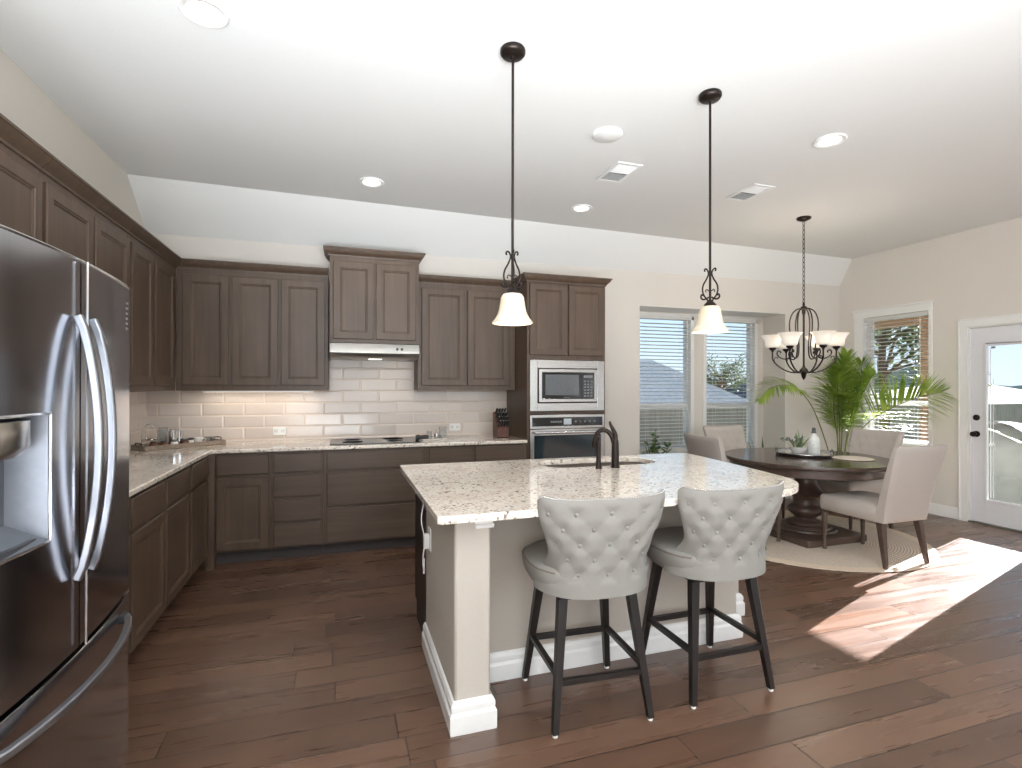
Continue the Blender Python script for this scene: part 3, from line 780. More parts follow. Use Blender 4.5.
for k in range(N+1):
    a = PI*k/N-PI/2
    yy = ym+.125*math.sin(a); xx = xb+.005+.085*math.cos(a)
    vs += [(xx, yy, top), (xx, yy, top-.062), (lerp(xb, xx, .8), lerp(ym, yy, .9), top-.085)]
fs = []
for k in range(N):
    for q in range(2): fs.append((k*3+q, (k+1)*3+q, (k+1)*3+q+1, k*3+q+1))
fs.append(tuple(k*3 for k in range(N+1))); fs.append(tuple(k*3+2 for k in range(N+1))[::-1])
m.add(vs, fs); m.build('dispenser_spout', STEEL, t, smooth=True, angle=40)
B(xb, xb+.02, ym-.045, ym+.045, z0+.07, z0+.19).build('dispenser_paddle', plain('pale_paddle', srgb(205, 212, 222), .2), t, bevel=.006)
B(xb, fx+.012, y0+.03, y1-.025, z0+.004, z0+.014).build('drip_tray', plain('drip_tray_grey', (.10, .10, .11, 1), .3, .5), t)
# handles : bowed flat bars
def bow(name, pts_fn, n=20):
    m = MB(); P_ = [pts_fn(k/n) for k in range(n+1)]
    m.tube(P_, .0145, 4, flat=1.0)
    return m
for sgn in (-1, 1):
    yh = .045*sgn
    def pf(s_, yh=yh):
        b = math.sin(PI*s_); return (fx+bulge(yh)+.012+.050*b**.7, yh, lerp(.865, 1.595, s_))
    m = bow('h', pf)
    m.build('handle', HANDLE, t, bevel=.004)
def pf(s_):
    b = math.sin(PI*s_); y = lerp(-.385, .385, s_); return (fx+bulge(y)+.008+.048*b**.6, y, .590)
bow('h', pf).build('drawer_handle', HANDLE, t, bevel=.004)
m = MB()
for y in (-.375, .375): m.box(fx+bulge(y)-.01, fx+bulge(y)+.012, y-.02, y+.02, .574, .606)
m.build('handle_mount', BLKM, t, bevel=.004)
m = MB()
for i in range(6):
    m.box(fx+bulge(.42)+.0, fx+bulge(.42)+.002, .395+(i % 2)*.006, .425, 1.60+.018*i, 1.608+.018*i)
m.build('sticker', GRIL, t)
m = MB()
for y in (-.4, .4): m.lathe([(0, 0), (.02, 0), (.02, .035), (0, .035)], (bx1-.05, y, 0), 12); m.lathe([(0, 0), (.02, 0), (.02, .035), (0, .035)], (.08, y, 0), 12)
m.build('foot', BLKM, t)
B(bx1-.03, bx1+.0, -.44, .44, .032, .055).build('toe_grille', BLKM, t)

# ------------------------------------------------------------------ island
t = thing('kitchen_island', 'greige drywall kitchen island with white baseboard and dark cabinet side', 'kitchen island', (0, 0, 0))
m = B(.445, .598, 2.105, 2.86, 0, .883)                  # wing wall
m.box(.598, 2.14, 2.43, 2.55, 0, .883)                   # knee wall
m.box(2.14, 2.36, 2.66, 3.20, 0, .883); m.box(2.02, 2.14, 2.55, 3.20, 0, .883)
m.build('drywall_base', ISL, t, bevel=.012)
m = B(.448, 1.19, 2.861, 3.315, .1, .883); m.box(1.19, 2.02, 2.861, 3.315, .1, .69); m.box(1.19, 2.02, 3.294, 3.315, .69, .883); m.box(.448, 2.02, 2.861, 3.24, 0, .1); m.box(.60, 2.02, 2.551, 2.861, 0, .65)
m.build('cabinet_body', ESP, t, bevel=.002)
for k in range(3):
    x0 = .47+k*.515
    mm = shaker(.50, .60, s=.055); mm.xf(Matrix.Translation((x0+.50, 3.315, .12)) @ Matrix.Rotation(PI, 4, 'Z')); mm.build('door', CAB, t)
    mm = shaker(.50, .14, flat=True); mm.xf(Matrix.Translation((x0+.50, 3.315, .735)) @ Matrix.Rotation(PI, 4, 'Z')); mm.build('drawer', CABH, t)
BIG = [(0, 0), (.020, 0), (.022, .01), (.022, .075), (.014, .088), (.016, .096), (.016, .112), (.008, .128), (0, .132)]
o = MB().sweep([(.445, 2.86), (.445, 2.105), (.598, 2.105), (.598, 2.43), (2.14, 2.43), (2.14, 2.66), (2.36, 2.66), (2.36, 3.20)][::-1], [(-a, z) for a, z in BIG][::-1]).build('baseboard', TRIM, t, smooth=True, angle=25)
# cap moulding under the worktop on the wing wall
CAPM = [(0, .828), (.010, .828), (.012, .842), (.006, .846), (.006, .862), (.018, .872), (.018, .883), (0, .883)]
MB().sweep([(.598, 2.43), (.598, 2.105), (.53, 2.105)][::-1], [(a, z) for a, z in CAPM]).build('cap_moulding', TRIM, t, smooth=True, angle=25)
# worktop with rounded corners and a sink cut out (oval)
SX0, SX1, SY0, SY1 = 1.22, 2.00, 2.945, 3.275
out = [(.355, 3.345), (.355, 1.985)]
def arc(cx, cy_, r, a0, a1, n=6): return [(cx+r*math.cos(math.radians(lerp(a0, a1, k/n))), cy_+r*math.sin(math.radians(lerp(a0, a1, k/n)))) for k in range(n+1)]
outer = [(.37, 3.36), (.355, 3.345), (.355, 2.0), (.37, 1.985)] + arc(1.955, 2.385, .40, -90, -3, 12) + [(2.395, 2.62), (2.43, 2.95), (2.468, 3.30)] + arc(2.42, 3.31, .05, 0, 90, 4)
def rrect(x0, x1, y0, y1, r, n=5):
    return arc(x0+r, y0+r, r, 180, 270, n)+arc(x1-r, y0+r, r, 270, 360, n)+arc(x1-r, y1-r, r, 0, 90, n)+arc(x0+r, y1-r, r, 90, 180, n)
hole = rrect(SX0, SX1, SY0, SY1, .12)
def slab_hole(outer, hole, z0, z1):
    bm = bmesh.new()
    def loop(pts, z): 
        vs = [bm.verts.new((x, y, z)) for x, y in pts]; es = [bm.edges.new((vs[i], vs[(i+1) % len(vs)])) for i in range(len(vs))]; return vs, es
    for z in (z0, z1):
        vo, eo = loop(outer, z); vh, eh = loop(hole, z)
        bmesh.ops.triangle_fill(bm, use_beauty=True, edges=eo+eh)
        if z == z0: a, b = vo, vh
        else: c, d_ = vo, vh
    for p, q in ((a, c), (b, d_)):
        n = len(p)
        for i in range(n): bm.faces.new((p[i], p[(i+1) % n], q[(i+1) % n], q[i]))
    m = MB(); bm.verts.index_update(); m.v = [tuple(v.co) for v in bm.verts]; m.f = [tuple(v.index for v in f.verts) for f in bm.faces]; bm.free(); return m
tag(slab_hole(outer, hole, .884, .916).build('island_worktop', GRAN, bevel=.007), 'cream speckled granite worktop of the island with a sink opening', 'countertop')
t = thing('kitchen_sink', 'undermount sink sunk in the island worktop behind the faucet', 'sink', ((SX0+SX1)/2, (SY0+SY1)/2, .70))
m = MB(); hx, hy = (SX1-SX0)/2, (SY1-SY0)/2
rings = []
for ins, z in ((-.012, .182), (.002, .182), (.012, .05), (.06, .006), (.12, 0)):
    rings.append([(x, y, z) for x, y in rrect(-hx+ins, hx-ins, -hy+ins, hy-ins, max(.11-ins*.5, .03))])
n = len(rings[0]); vs = sum(rings, []); fs = [(i*n+k, i*n+(k+1) % n, (i+1)*n+(k+1) % n, (i+1)*n+k) for i in range(len(rings)-1) for k in range(n)]
fs.append(tuple((len(rings)-1)*n+k for k in range(n)))
m.add(vs, fs); o = m.build('basin', plain('bronze_sink', srgb(120, 108, 100), .3, .6), t, smooth=True)
MB().lathe([(0, .002), (.045, .002), (.045, .004), (.03, .004), (0, .003)], (0, 0, .002), 20).build('drain', CHROME, t, smooth=True)
# faucet
t = thing('kitchen_faucet', 'bronze kitchen faucet with curved spout and upright lever', 'faucet', (1.605, 2.862, .9165))
m = MB().lathe([(.028, 0), (.028, .006), (.024, .010), (.023, .10), (.022, .15), (.019, .17), (.0, .175)], seg=20)
m.build('body', BRONZE, t, smooth=True)
sp = catmull([(-.004, 0, .13), (-.02, .008, .19), (-.045, .02, .222), (-.075, .04, .226), (-.098, .055, .205), (-.106, .062, .175)], 6)
MB().tube(sp, [lerp(.015, .012, k/(len(sp)-1)) for k in range(len(sp))], 12).build('spout', BRONZE, t, smooth=True)
MB().tube([(-.106, .062, .18), (-.108, .064, .14), (-.109, .065, .12)], [.014, .018, .016], 12).build('spray_head', BRONZE, t, smooth=True)
lv = catmull([(0, 0, .16), (.0, -.002, .20), (-.018, -.004, .235), (-.034, -.004, .262), (-.040, -.004, .285)], 5)
MB().tube(lv, [lerp(.017, .006, k/(len(lv)-1)) for k in range(len(lv))], 10).build('lever', BRONZE, t, smooth=True)
t = thing('soap_dispenser', 'slim bronze soap dispenser standing beside the faucet', 'soap dispenser', (1.488, 2.855, .9165))
MB().lathe([(.020, 0), (.020, .006), (.017, .012), (.014, .06), (.0135, .13), (.016, .15), (.012, .165), (0, .17)], seg=16).build('body', BRONZE, t, smooth=True)
MB().tube([(0, 0, .155), (.0, .0, .185), (.01, .02, .195), (.018, .045, .185)], .006, 8).build('nozzle', BRONZE, t, smooth=True)
# charger on the island side
t = thing('phone_charger', 'white charger plugged into the island side with its cord', 'charger', (.4445, 2.72, .62))
B(-.006, 0, -.036, .036, -.058, .058).build('outlet_plate', WHITE, t, bevel=.002)
B(-.034, -.006, -.02, .02, -.045, .03).build('plug', WHITE, t, bevel=.005)
pp = catmull([(-.03, 0, .02), (-.045, .005, .10), (-.03, .04, .17), (-.022, .07, .24), (-.03, .09, .262)], 6)
m = MB().tube(pp, .003, 6)
pp = catmull([(-.03, 0, -.045), (-.035, .01, -.09), (-.03, .04, -.13), (-.03, .0, -.16), (-.035, -.03, -.13), (-.03, 0, -.10), (-.028, .03, -.14), (-.03, .01, -.18)], 6)
m.tube(pp, .0045, 6).build('cord', WHITE, t, smooth=True)

# ------------------------------------------------------------------ bar stools
def make_stool(label):
    t = thing('bar_stool', label, 'bar stool', (0, 0, 0), 0, 'tufted bar stools at the island')
    # shell of the seat (rear = -y)
    m = MB(); prof = [(.0, .545), (.20, .545), (.232, .556), (.252, .59), (.262, .63), (.256, .655), (.235, .668), (.15, .682), (.0, .688)]
    seg = 40; vs = []; fs = []
    for r, z in prof:
        for k in range(seg):
            a = 2*PI*k/seg; c, s_ = math.cos(a), math.sin(a)
            e = 2.6; q = (abs(c)**e+abs(s_)**e)**(-1/e)
            vs.append((r*q*c*1.04, r*q*s_*.96, z))
    for i in range(len(prof)-1):
        for k in range(seg): fs.append((i*seg+k, i*seg+(k+1) % seg, (i+1)*seg+(k+1) % seg, (i+1)*seg+k))
    m.add(vs, fs); m.build('seat', FAB, t, smooth=True, angle=80)
    # piping around the seat cushion
    pts = []
    for k in range(-5, seg//2+6):
        a = 2*PI*k/seg; c, s_ = math.cos(a), math.sin(a); q = (abs(c)**2.6+abs(s_)**2.6)**(-1/2.6)
        pts.append((.259*q*c*1.04, .259*q*s_*.96, .650))
    MB().tube(pts, .004, 6, cap=False).build('piping', PIPING, t, smooth=True)
    # wrap-round back
    NU, NV = 84, 52
    def hwid(z):                                         # half width: narrow waist above the seat, wide wings at the top
        return .262-.030*smooth01((z-.58)/.12)+.060*smooth01((z-.70)/.24)
    def rear(z): return -.262-.040*smooth01((z-.60)/.37)
    def deep(z): return .205-.105*smooth01((z-.60)/.16)
    def topz(s_): return .966+.016*abs(s_)**3-.024*max(0, (abs(s_)-.86)/.14)**2
    bts = []
    for r_ in range(5):
        zz = .905-.064*r_
        for c_ in range(-4, 5):
            if (c_+r_) % 2 == 0: bts.append((c_*.20, zz))
    def P(s_, v, side):
        z = lerp(.556, topz(s_), v)
        a_ = abs(s_)
        x = hwid(z)*math.sin(a_*1.35)/math.sin(1.35)*(1 if s_ >= 0 else -1)
        y = rear(z)+deep(z)*a_**2.4
        # outward normal in plan
        dx = hwid(z)*1.35*math.cos(a_*1.35)/math.sin(1.35); dy = deep(z)*2.4*a_**1.4
        L_ = math.hypot(dx, dy); nx = dy/L_*(1 if s_ >= 0 else -1); ny = -dx/L_
        edge_ = (1-a_**12)*(1-v**18)
        if side:
            off = -.050*(.35+.65*edge_)
        else:
            dd = 1
            for bs, bz in bts:
                d2 = math.hypot((s_-bs)*.27, z-bz)
                if d2 < .048: dd = min(dd, d2/.048)
            a1 = (s_/.20+(z-.905)/.064)/2; a2 = (s_/.20-(z-.905)/.064)/2
            pl = min(abs(a1-round(a1)), abs(a2-round(a2)))
            k = smooth01((.96-z)/.04)*smooth01((z-.60)/.03)*smooth01((.97-a_)/.10)
            off = k*(-.013*(1-dd)**1.5-.0020*(1-smooth01(pl/.10)))-.006*(1-edge_)
        return (x+nx*off, y+ny*off, z)
    vs = []; fs = []
    for side in (0, 1):
        for j in range(NV+1):
            for i in range(NU+1): vs.append(P(-1+2*i/NU, j/NV, side))
    K = (NU+1)*(NV+1); ix = lambda sd, i, j: sd*K+j*(NU+1)+i
    for j in range(NV):
        for i in range(NU):
            fs.append((ix(0, i, j), ix(0, i+1, j), ix(0, i+1, j+1), ix(0, i, j+1))); fs.append((ix(1, i, j), ix(1, i, j+1), ix(1, i+1, j+1), ix(1, i+1, j)))
    for i in range(NU):
        fs.append((ix(0, i, 0), ix(1, i, 0), ix(1, i+1, 0), ix(0, i+1, 0))); fs.append((ix(0, i, NV), ix(0, i+1, NV), ix(1, i+1, NV), ix(1, i, NV)))
    for j in range(NV):
        fs.append((ix(0, 0, j), ix(0, 0, j+1), ix(1, 0, j+1), ix(1, 0, j))); fs.append((ix(0, NU, j), ix(1, NU, j), ix(1, NU, j+1), ix(0, NU, j+1)))
    back = MB().add(vs, fs).build('backrest', FAB, t, smooth=True, angle=70)
    bm_ = MB().sphere((0, 0, 0), .0105, 10, 6).build('tufting_button', FAB, back, smooth=True); first_ = True
    for bs, bz in bts:
        v = (bz-.556)/(topz(bs)-.556)
        p = P(bs, v, 0); b_ = bm_
        if not first_: b_ = bm_.copy(); COL.objects.link(b_); b_.parent = back
        b_.location = (p[0]*.998, p[1]*.998, p[2]); first_ = False
    m = MB()
    for k in range(64):
        s_ = -.97+1.94*k/63; p = P(s_, 1, 0); q = P(s_, 1, 1); m.sphere((lerp(p[0], q[0], .15), lerp(p[1], q[1], .15), p[2]-.002), .0042, 6, 4)
    m.build('nailhead_trim', NAIL, back, smooth=True)
    # legs
    tops = {}; feet = {}
    B(-.17, .17, -.155, .155, .520, .546).build('seat_frame', ESP, t, bevel=.003)
    for sx in (-1, 1):
        for sy in (-1, 1):
            tx, ty = .158*sx, .140*sy; bx_, by_ = .214*sx, .212*sy
            a, b = .020, .0135
            m = MB().hexa([(bx_-b, by_-b, .012), (bx_+b, by_-b, .012), (bx_+b, by_+b, .012), (bx_-b, by_+b, .012)],
                          [(tx-a, ty-a, .530), (tx+a, ty-a, .530), (tx+a, ty+a, .530), (tx-a, ty+a, .530)])
            leg = m.build('leg', ESP, t, bevel=.002)
            MB().lathe([(0, 0), (.011, 0), (.012, .004), (.011, .013), (0, .013)], (bx_, by_, 0), 12).build('foot_glide', WHITE, leg, smooth=True)
            tops[sx, sy] = (tx, ty); feet[sx, sy] = (bx_, by_)
    def at(sx, sy, z):
        k = (z-.012)/.518; return Vector((lerp(feet[sx, sy][0], tops[sx, sy][0], k), lerp(feet[sx, sy][1], tops[sx, sy][1], k), z))
    for (a, b, z) in (((-1, -1), (1, -1), .20), ((-1, 1), (1, 1), .215), ((-1, -1), (-1, 1), .225), ((1, -1), (1, 1), .225)):
        MB().tube([at(*a, z), at(*b, z)], .0165, 4, flat=1.0).build('stretcher', ESP, t, bevel=.001)
    return t
st = make_stool('tufted greige bar stool standing beside the island wing wall')
st.location = (1.052, 2.160, 0); st.rotation_euler = (0, 0, math.radians(-3))
dup(st, (1.695, 2.162, 0), math.radians(0), 'tufted greige bar stool standing nearer the dining table')

# ------------------------------------------------------------------ dining set
TC = (4.20, 3.87)
RUGZ = .012
t = MB().lathe([(0, .0005), (1.01, .0005), (1.02, .004), (1.018, .009), (1.0, .0115), (0, .0115)], (0, 0, 0), 96).build('round_rug', RUG, smooth=True)
t.location = (TC[0]-.02, TC[1]+.03, 0)
tag(t, 'round braided jute rug under the dining table', 'rug')
t = thing('dining_table', 'round dark wood dining table on a turned pedestal', 'table', (TC[0], TC[1], RUGZ))
z0 = -RUGZ
MB().lathe([(0, .700), (.705, .700), (.716, .708), (.720, .722), (.716, .738), (0, .740)], seg=72).build('tabletop', TABT, t, smooth=True, angle=35)
MB().lathe([(0, .625), (.655, .625), (.662, .632), (.662, .699), (0, .699)], seg=72).build('apron', TABW, t, smooth=True, angle=35)
prof = [(0, .06), (.255, .06), (.262, .072), (.255, .085), (.225, .090), (.218, .102), (.20, .112), (.165, .118), (.158, .132), (.13, .142), (.095, .155), (.088, .17), (.100, .182), (.135, .205), (.155, .235), (.152, .262), (.125, .285), (.108, .30),
        (.108, .355), (.118, .365), (.170, .385), (.176, .398), (.160, .415), (.120, .455), (.100, .50), (.095, .53), (.10, .56), (.16, .58), (.20, .60), (.205, .626), (0, .626)]
MB().lathe(prof, seg=40).build('pedestal', TABW, t, smooth=True, angle=50)
m = MB().prism([(-.335, -.355), (.335, -.355), (.355, -.335), (.355, .335), (.335, .355), (-.335, .355), (-.355, .335), (-.355, -.335)], 0, .062)
m.build('base', TABW, t, bevel=.008)

def make_chair(label):
    """faces +y; origin between the rear feet"""
    t = thing('dining_chair', label, 'chair', (0, 0, 0), 0, 'upholstered dining chairs round the table')
    # seat
    m = MB(); N = 10; vs = []; fs = []
    def rr(w0, w1, y0, y1, z, r=.04, n=4):
        pts = []
        for cx_, cy_, a0 in ((w1-r, y1-r, 0), (-w1+r, y1-r, 90), (-w0+r, y0+r, 180), (w0-r, y0+r, 270)):
            for k in range(n+1):
                a = math.radians(a0+90*k/n); pts.append((cx_+r*math.cos(a), cy_+r*math.sin(a), z))
        return pts
    rings = [rr(.225, .240, .03, .545, .340, .03), rr(.235, .250, .01, .565, .350, .04), rr(.240, .255, 0, .575, .40, .045), rr(.238, .253, 0.01, .57, .450, .045), rr(.225, .24, .03, .555, .470, .04), rr(.18, .19, .07, .50, .482, .04)]
    n = len(rings[0]); vs = sum(rings, []); fs = [(i*n+k, i*n+(k+1) % n, (i+1)*n+(k+1) % n, (i+1)*n+k) for i in range(len(rings)-1) for k in range(n)]
    fs += [tuple(range(n))[::-1], tuple((len(rings)-1)*n+k for k in range(n))]
    m.add(vs, fs); m.build('seat', FABD, t, smooth=True, angle=60)
    # back : leaning slab, slightly curved, narrower at the bottom, scooped top
    NU, NV = 40, 30
    def P(s_, v, side):
        z = lerp(.345, .950+.008*s_*s_-.022*max(0, (abs(s_)-.86)/.14)**2.5, v); w = lerp(.236, .272, v)
        lean = -.015-.155*v**1.2
        th = lerp(.105, .060, v); cur = .028*s_*s_*v
        e = (1-abs(s_)**14)*(1-abs(2*v-1)**24)
        x = s_*w
        if side == 0: y = lean+cur+.012*(1-e)
        else:
            y = lean+cur+th-.020*(1-e)
            k = smooth01((.93-v)/.06)*smooth01((v-.40)/.05)*smooth01((.93-abs(s_))/.08)
            dd = 1
            for br in range(3):
                for bc in range(-2, 3):
                    bx_ = bc*.36+(.18 if br % 2 else 0); bz_ = .86-.085*br
                    if abs(bx_) > .9: continue
                    d2 = math.hypot((s_-bx_)*.25, z-bz_)
                    if d2 < .05: dd = min(dd, d2/.05)
            y -= k*.016*(1-dd)**2
        return (x, y, z)
    vs = []; fs = []
    for side in (0, 1):
        for j in range(NV+1):
            for i in range(NU+1): vs.append(P(-1+2*i/NU, j/NV, side))
    K = (NU+1)*(NV+1); ix = lambda sd, i, j: sd*K+j*(NU+1)+i
    for j in range(NV):
        for i in range(NU):
            fs.append((ix(0, i, j), ix(0, i+1, j), ix(0, i+1, j+1), ix(0, i, j+1))); fs.append((ix(1, i, j), ix(1, i, j+1), ix(1, i+1, j+1), ix(1, i+1, j)))
    for i in range(NU):
        fs.append((ix(0, i, 0), ix(1, i, 0), ix(1, i+1, 0), ix(0, i+1, 0))); fs.append((ix(0, i, NV), ix(0, i+1, NV), ix(1, i+1, NV), ix(1, i, NV)))
    for j in range(NV):
        fs.append((ix(0, 0, j), ix(0, 0, j+1), ix(1, 0, j+1), ix(1, 0, j))); fs.append((ix(0, NU, j), ix(1, NU, j), ix(1, NU, j+1), ix(0, NU, j+1)))
    back = MB().add(vs, fs).build('backrest', FABD, t, smooth=True, angle=50)
    bm_ = MB().sphere((0, 0, 0), .009, 8, 6).build('tufting_button', FABD, back, smooth=True); first_ = True
    for br in range(3):
        for bc in range(-2, 3):
            bx_ = bc*.36+(.18 if br % 2 else 0); bz_ = .86-.085*br
            if abs(bx_) > .9: continue
            v = (bz_-.345)/(.950+.008*bx_*bx_-.345); p = P(bx_, v, 1); b_ = bm_
            if not first_: b_ = bm_.copy(); COL.objects.link(b_); b_.parent = back
            b_.location = (p[0], p[1]+.001, p[2]); first_ = False
    for sx in (-1, 1):
        a, b = .026, .014
        m = MB().hexa([(.225*sx-b, -.012-b, 0), (.225*sx+b, -.012-b, 0), (.225*sx+b, -.012+b, 0), (.225*sx-b, -.012+b, 0)],
                      [(.200*sx-a, .045-a, .35), (.200*sx+a, .045-a, .35), (.200*sx+a, .045+a, .35), (.200*sx-a, .045+a, .35)])
        m.build('leg', TABW, t, bevel=.003)
        MB().lathe([(0, 0), (.014, 0), (.017, .008), (.014, .022), (.012, .035), (.016, .10), (.022, .28), (.024, .31), (.020, .318), (.026, .33), (.026, .352), (0, .352)], (.222*sx, .525, 0), 14).build('leg', TABW, t, smooth=True)
    return t
ch = make_chair('upholstered dining chair turned with its back to the kitchen, on the patio door side')
ch.location = (4.215, 2.955, RUGZ)
dup(ch, (5.165, 3.985, RUGZ), math.radians(90), 'upholstered dining chair with tufted backrest, below the palm and side window')
dup(ch, (4.19, 4.865, RUGZ), math.radians(180), 'upholstered dining chair standing before the bay windows')
dup(ch, (3.262, 4.02, RUGZ), math.radians(-90-4), 'upholstered dining chair half hidden behind the island worktop')
# --- things on the table
TZ = RUGZ+.741
tag_loc = (4.27, 3.95, TZ)
t = thing('serving_tray', 'round dark wooden tray with a pale rim in the middle of the dining table', 'tray', tag_loc)
MB().lathe([(0, 0), (.235, 0), (.245, .006), (.247, .022), (.238, .022), (.232, .012), (0, .010)], seg=48).build('tray_base', ESP, t, smooth=True, angle=35)
MB().lathe([(.236, .022), (.249, .022), (.249, .028), (.236, .028), (.236, .022)], seg=48).build('rim', CHROME, t, smooth=True, angle=35)
m = MB()
for a in (-.62, 2.52):
    c, s_ = math.cos(a), math.sin(a); ps = []
    for k in range(9):
        b = PI*k/8; u_ = .045*math.cos(b); h = .035*math.sin(b); ps.append((.24*c-u_*s_, .24*s_+u_*c, .024+h))
    m.tube(ps, .004, 6)
m.build('handle', BLKM, t, smooth=True)
t = thing('glass_bottle', 'white patterned glass bottle with dark stopper on the dining table tray', 'bottle', (4.355, 3.915, TZ+.011))
MB().lathe([(0, 0), (.050, 0), (.056, .01), (.056, .12), (.050, .15), (.030, .172), (.022, .185), (.022, .20), (0, .20)], seg=28).build('body', plain('white_patterned_glass', srgb(226, 228, 224), .2, var=.12, nscale=50), t, smooth=True)
MB().lathe([(0, .198), (.018, .198), (.024, .21), (.016, .225), (.02, .238), (.012, .252), (0, .256)], seg=16).build('stopper', plain('grey_stopper', srgb(96, 98, 98), .4), t, smooth=True)
t = thing('planter_bowl', 'white ceramic bowl with a small leafy plant on the dining table tray', 'planter', (4.235, 3.985, TZ+.011))
MB().lathe([(0, 0), (.045, 0), (.05, .01), (.075, .04), (.082, .065), (.074, .065), (.066, .045), (0, .04)], seg=28).build('bowl', PORC, t, smooth=True)
def blade(m, base, az, el, ln, wd, droop, n=7, fold=.25, twist=0):
    """a leaf as a folded strip with a thickness-less midrib fold; base point, azimuth, elevation, droop"""
    p = Vector(base); d = Vector((math.cos(az)*math.cos(el), math.sin(az)*math.cos(el), math.sin(el)))
    side = Vector((-math.sin(az), math.cos(az), 0)); L, Rr, Cc = [], [], []
    for k in range(n+1):
        s_ = k/n; wv = wd*(math.sin(PI*min(1, s_*.92+.08))**.7)*(1-s_**6)+.0006
        up = side.cross(d).normalized()
        L.append(p+side*wv+up*wv*fold); Rr.append(p-side*wv+up*wv*fold); Cc.append(p.copy())
        p = p+d*(ln/n); d = (d+Vector((0, 0, -droop/n))).normalized()
    b = len(m.v); vs = L+Cc+Rr; q = n+1
    m.add(vs, [(k, k+1, q+k+1, q+k) for k in range(n)]+[(q+k, q+k+1, 2*q+k+1, 2*q+k) for k in range(n)])
m = MB()
for k in range(16):
    a = random.uniform(0, 2*PI); blade(m, (random.uniform(-.03, .03), random.uniform(-.03, .03), .04), a, random.uniform(.7, 1.45), random.uniform(.14, .25), .011, random.uniform(.3, 1.2))
m.build('leaves', SAGE, t, smooth=True)
m = MB()
for k in range(5):
    a = 2.2+k*.5; ps = catmull([(0, 0, .05), (.05*math.cos(a), .05*math.sin(a), .11), (.13*math.cos(a), .13*math.sin(a), .13+.02*k)], 4); m.tube(ps, .0015, 5)
    for q in range(4): m.sphere((.035*(q+1)*math.cos(a)+random.uniform(-.01, .01), .035*(q+1)*math.sin(a), .10+.012*q+.01*k), .010, 6, 4)
m.build('eucalyptus_sprig', plain('grey_green_leaf', srgb(110, 122, 112), .7, var=.2), t, smooth=True)
for (x, y, lb) in ((4.50, 3.66, 'woven beige placemat on the dining table beside the tray'), (4.08, 3.36, 'woven beige placemat on the table before the chair turned to the island')):
    pass
tag(MB().lathe([(0, 0), (.165, 0), (.17, .003), (.165, .006), (0, .006)], (4.48, 3.61, TZ), 40).build('placemat', MAT, smooth=True), 'round woven beige placemat on the dining table beside the tray', 'placemat')

# ------------------------------------------------------------------ palm
def frond(pot, base, path, nleaf, llen, lw, droop, mat=PALM, spread=1.15, start=.32, seed=0, flat_up=.25, tilt=0.0):
    """rachis along path (local points), leaflets on both sides, as one part"""
    rnd = random.Random(seed); ps = catmull([base]+path, 8); n = len(ps)
    m = MB(); m.tube(ps, [lerp(.0075, .0018, k/(n-1)) for k in range(n)], 6)
    rb = m.build('frond', STEM, pot, smooth=True)
    m = MB()
    for k in range(nleaf):
        s_ = start+(1-start)*(k+.5)/nleaf; f_ = s_*(n-1); i = min(int(f_), n-2); p = ps[i].lerp(ps[i+1], f_-i)
        tg = (ps[min(i+2, n-1)]-ps[max(i-1, 0)]).normalized()
        sd = tg.cross(Vector((0, 0, 1)))
        if sd.length < .15: sd = Vector((math.cos(seed), math.sin(seed), 0))
        sd.normalize(); up = sd.cross(tg).normalized()
        if tilt: sd, up = sd*math.cos(tilt)+up*math.sin(tilt), up*math.cos(tilt)-sd*math.sin(tilt)
        prof_ = math.sin(PI*(.18+.80*(s_-start)/(1-start)))**.6
        ang = lerp(spread, .35, ((s_-start)/(1-start))**1.6)
        for sg in (-1, 1):
            a_ = ang*rnd.uniform(.88, 1.1)
            d = (tg*math.cos(a_)+sd*sg*math.sin(a_)+up*(flat_up+rnd.uniform(-.1, .12))).normalized()
            ln = llen*prof_*rnd.uniform(.85, 1.08)
            az = math.atan2(d.y, d.x); el = math.asin(max(-1, min(1, d.z)))
            blade(m, p, az, el, ln, lw*(.6+.4*prof_), droop*rnd.uniform(.7, 1.3), n=5, fold=.35)
    m.build('leaflets', mat, rb, smooth=True)
PX, PY = 5.62, 4.70
t = thing('potted_palm', 'tall potted areca palm in the corner behind the dining table', 'plant', (PX, PY, 0))
MB().lathe([(0, 0), (.15, 0), (.16, .01), (.20, .34), (.212, .36), (.212, .39), (.19, .39), (.185, .35), (0, .345)], seg=36).build('pot', POT, t, smooth=True, angle=40)
MB().lathe([(0, .34), (.186, .352), (0, .358)], seg=24).build('soil', SOIL, t)
# directions below are in world axes, local to the pot
frond(t, (.05, -.03, .35), [(.07, -.12, .78), (.10, -.30, 1.02), (.14, -.52, 1.18), (.17, -.78, 1.30), (.18, -1.00, 1.36)], 62, .40, .0095, .5, seed=1, start=.36, flat_up=.05, tilt=1.15)
frond(t, (-.04, .02, .35), [(-.16, .06, .80), (-.34, .10, 1.22), (-.62, .10, 1.42), (-.92, .10, 1.40), (-1.10, .08, 1.26)], 34, .26, .010, 1.0, seed=2, start=.45, tilt=.5)
frond(t, (0, 0, .35), [(-.02, -.05, .85), (-.05, -.08, 1.25), (-.04, -.10, 1.58), (-.03, -.12, 1.80)], 60, .29, .016, .5, seed=3, start=.26, flat_up=-.05)
frond(t, (-.02, -.02, .35), [(-.09, -.08, .85), (-.20, -.16, 1.20), (-.32, -.24, 1.46), (-.40, -.32, 1.60)], 50, .36, .016, .6, seed=4, start=.30, flat_up=-.05)
frond(t, (.02, -.02, .35), [(.03, -.08, .80), (.04, -.18, 1.15), (.05, -.30, 1.42), (.04, -.40, 1.56)], 46, .26, .016, .6, seed=5, start=.30, flat_up=-.1, tilt=.9)
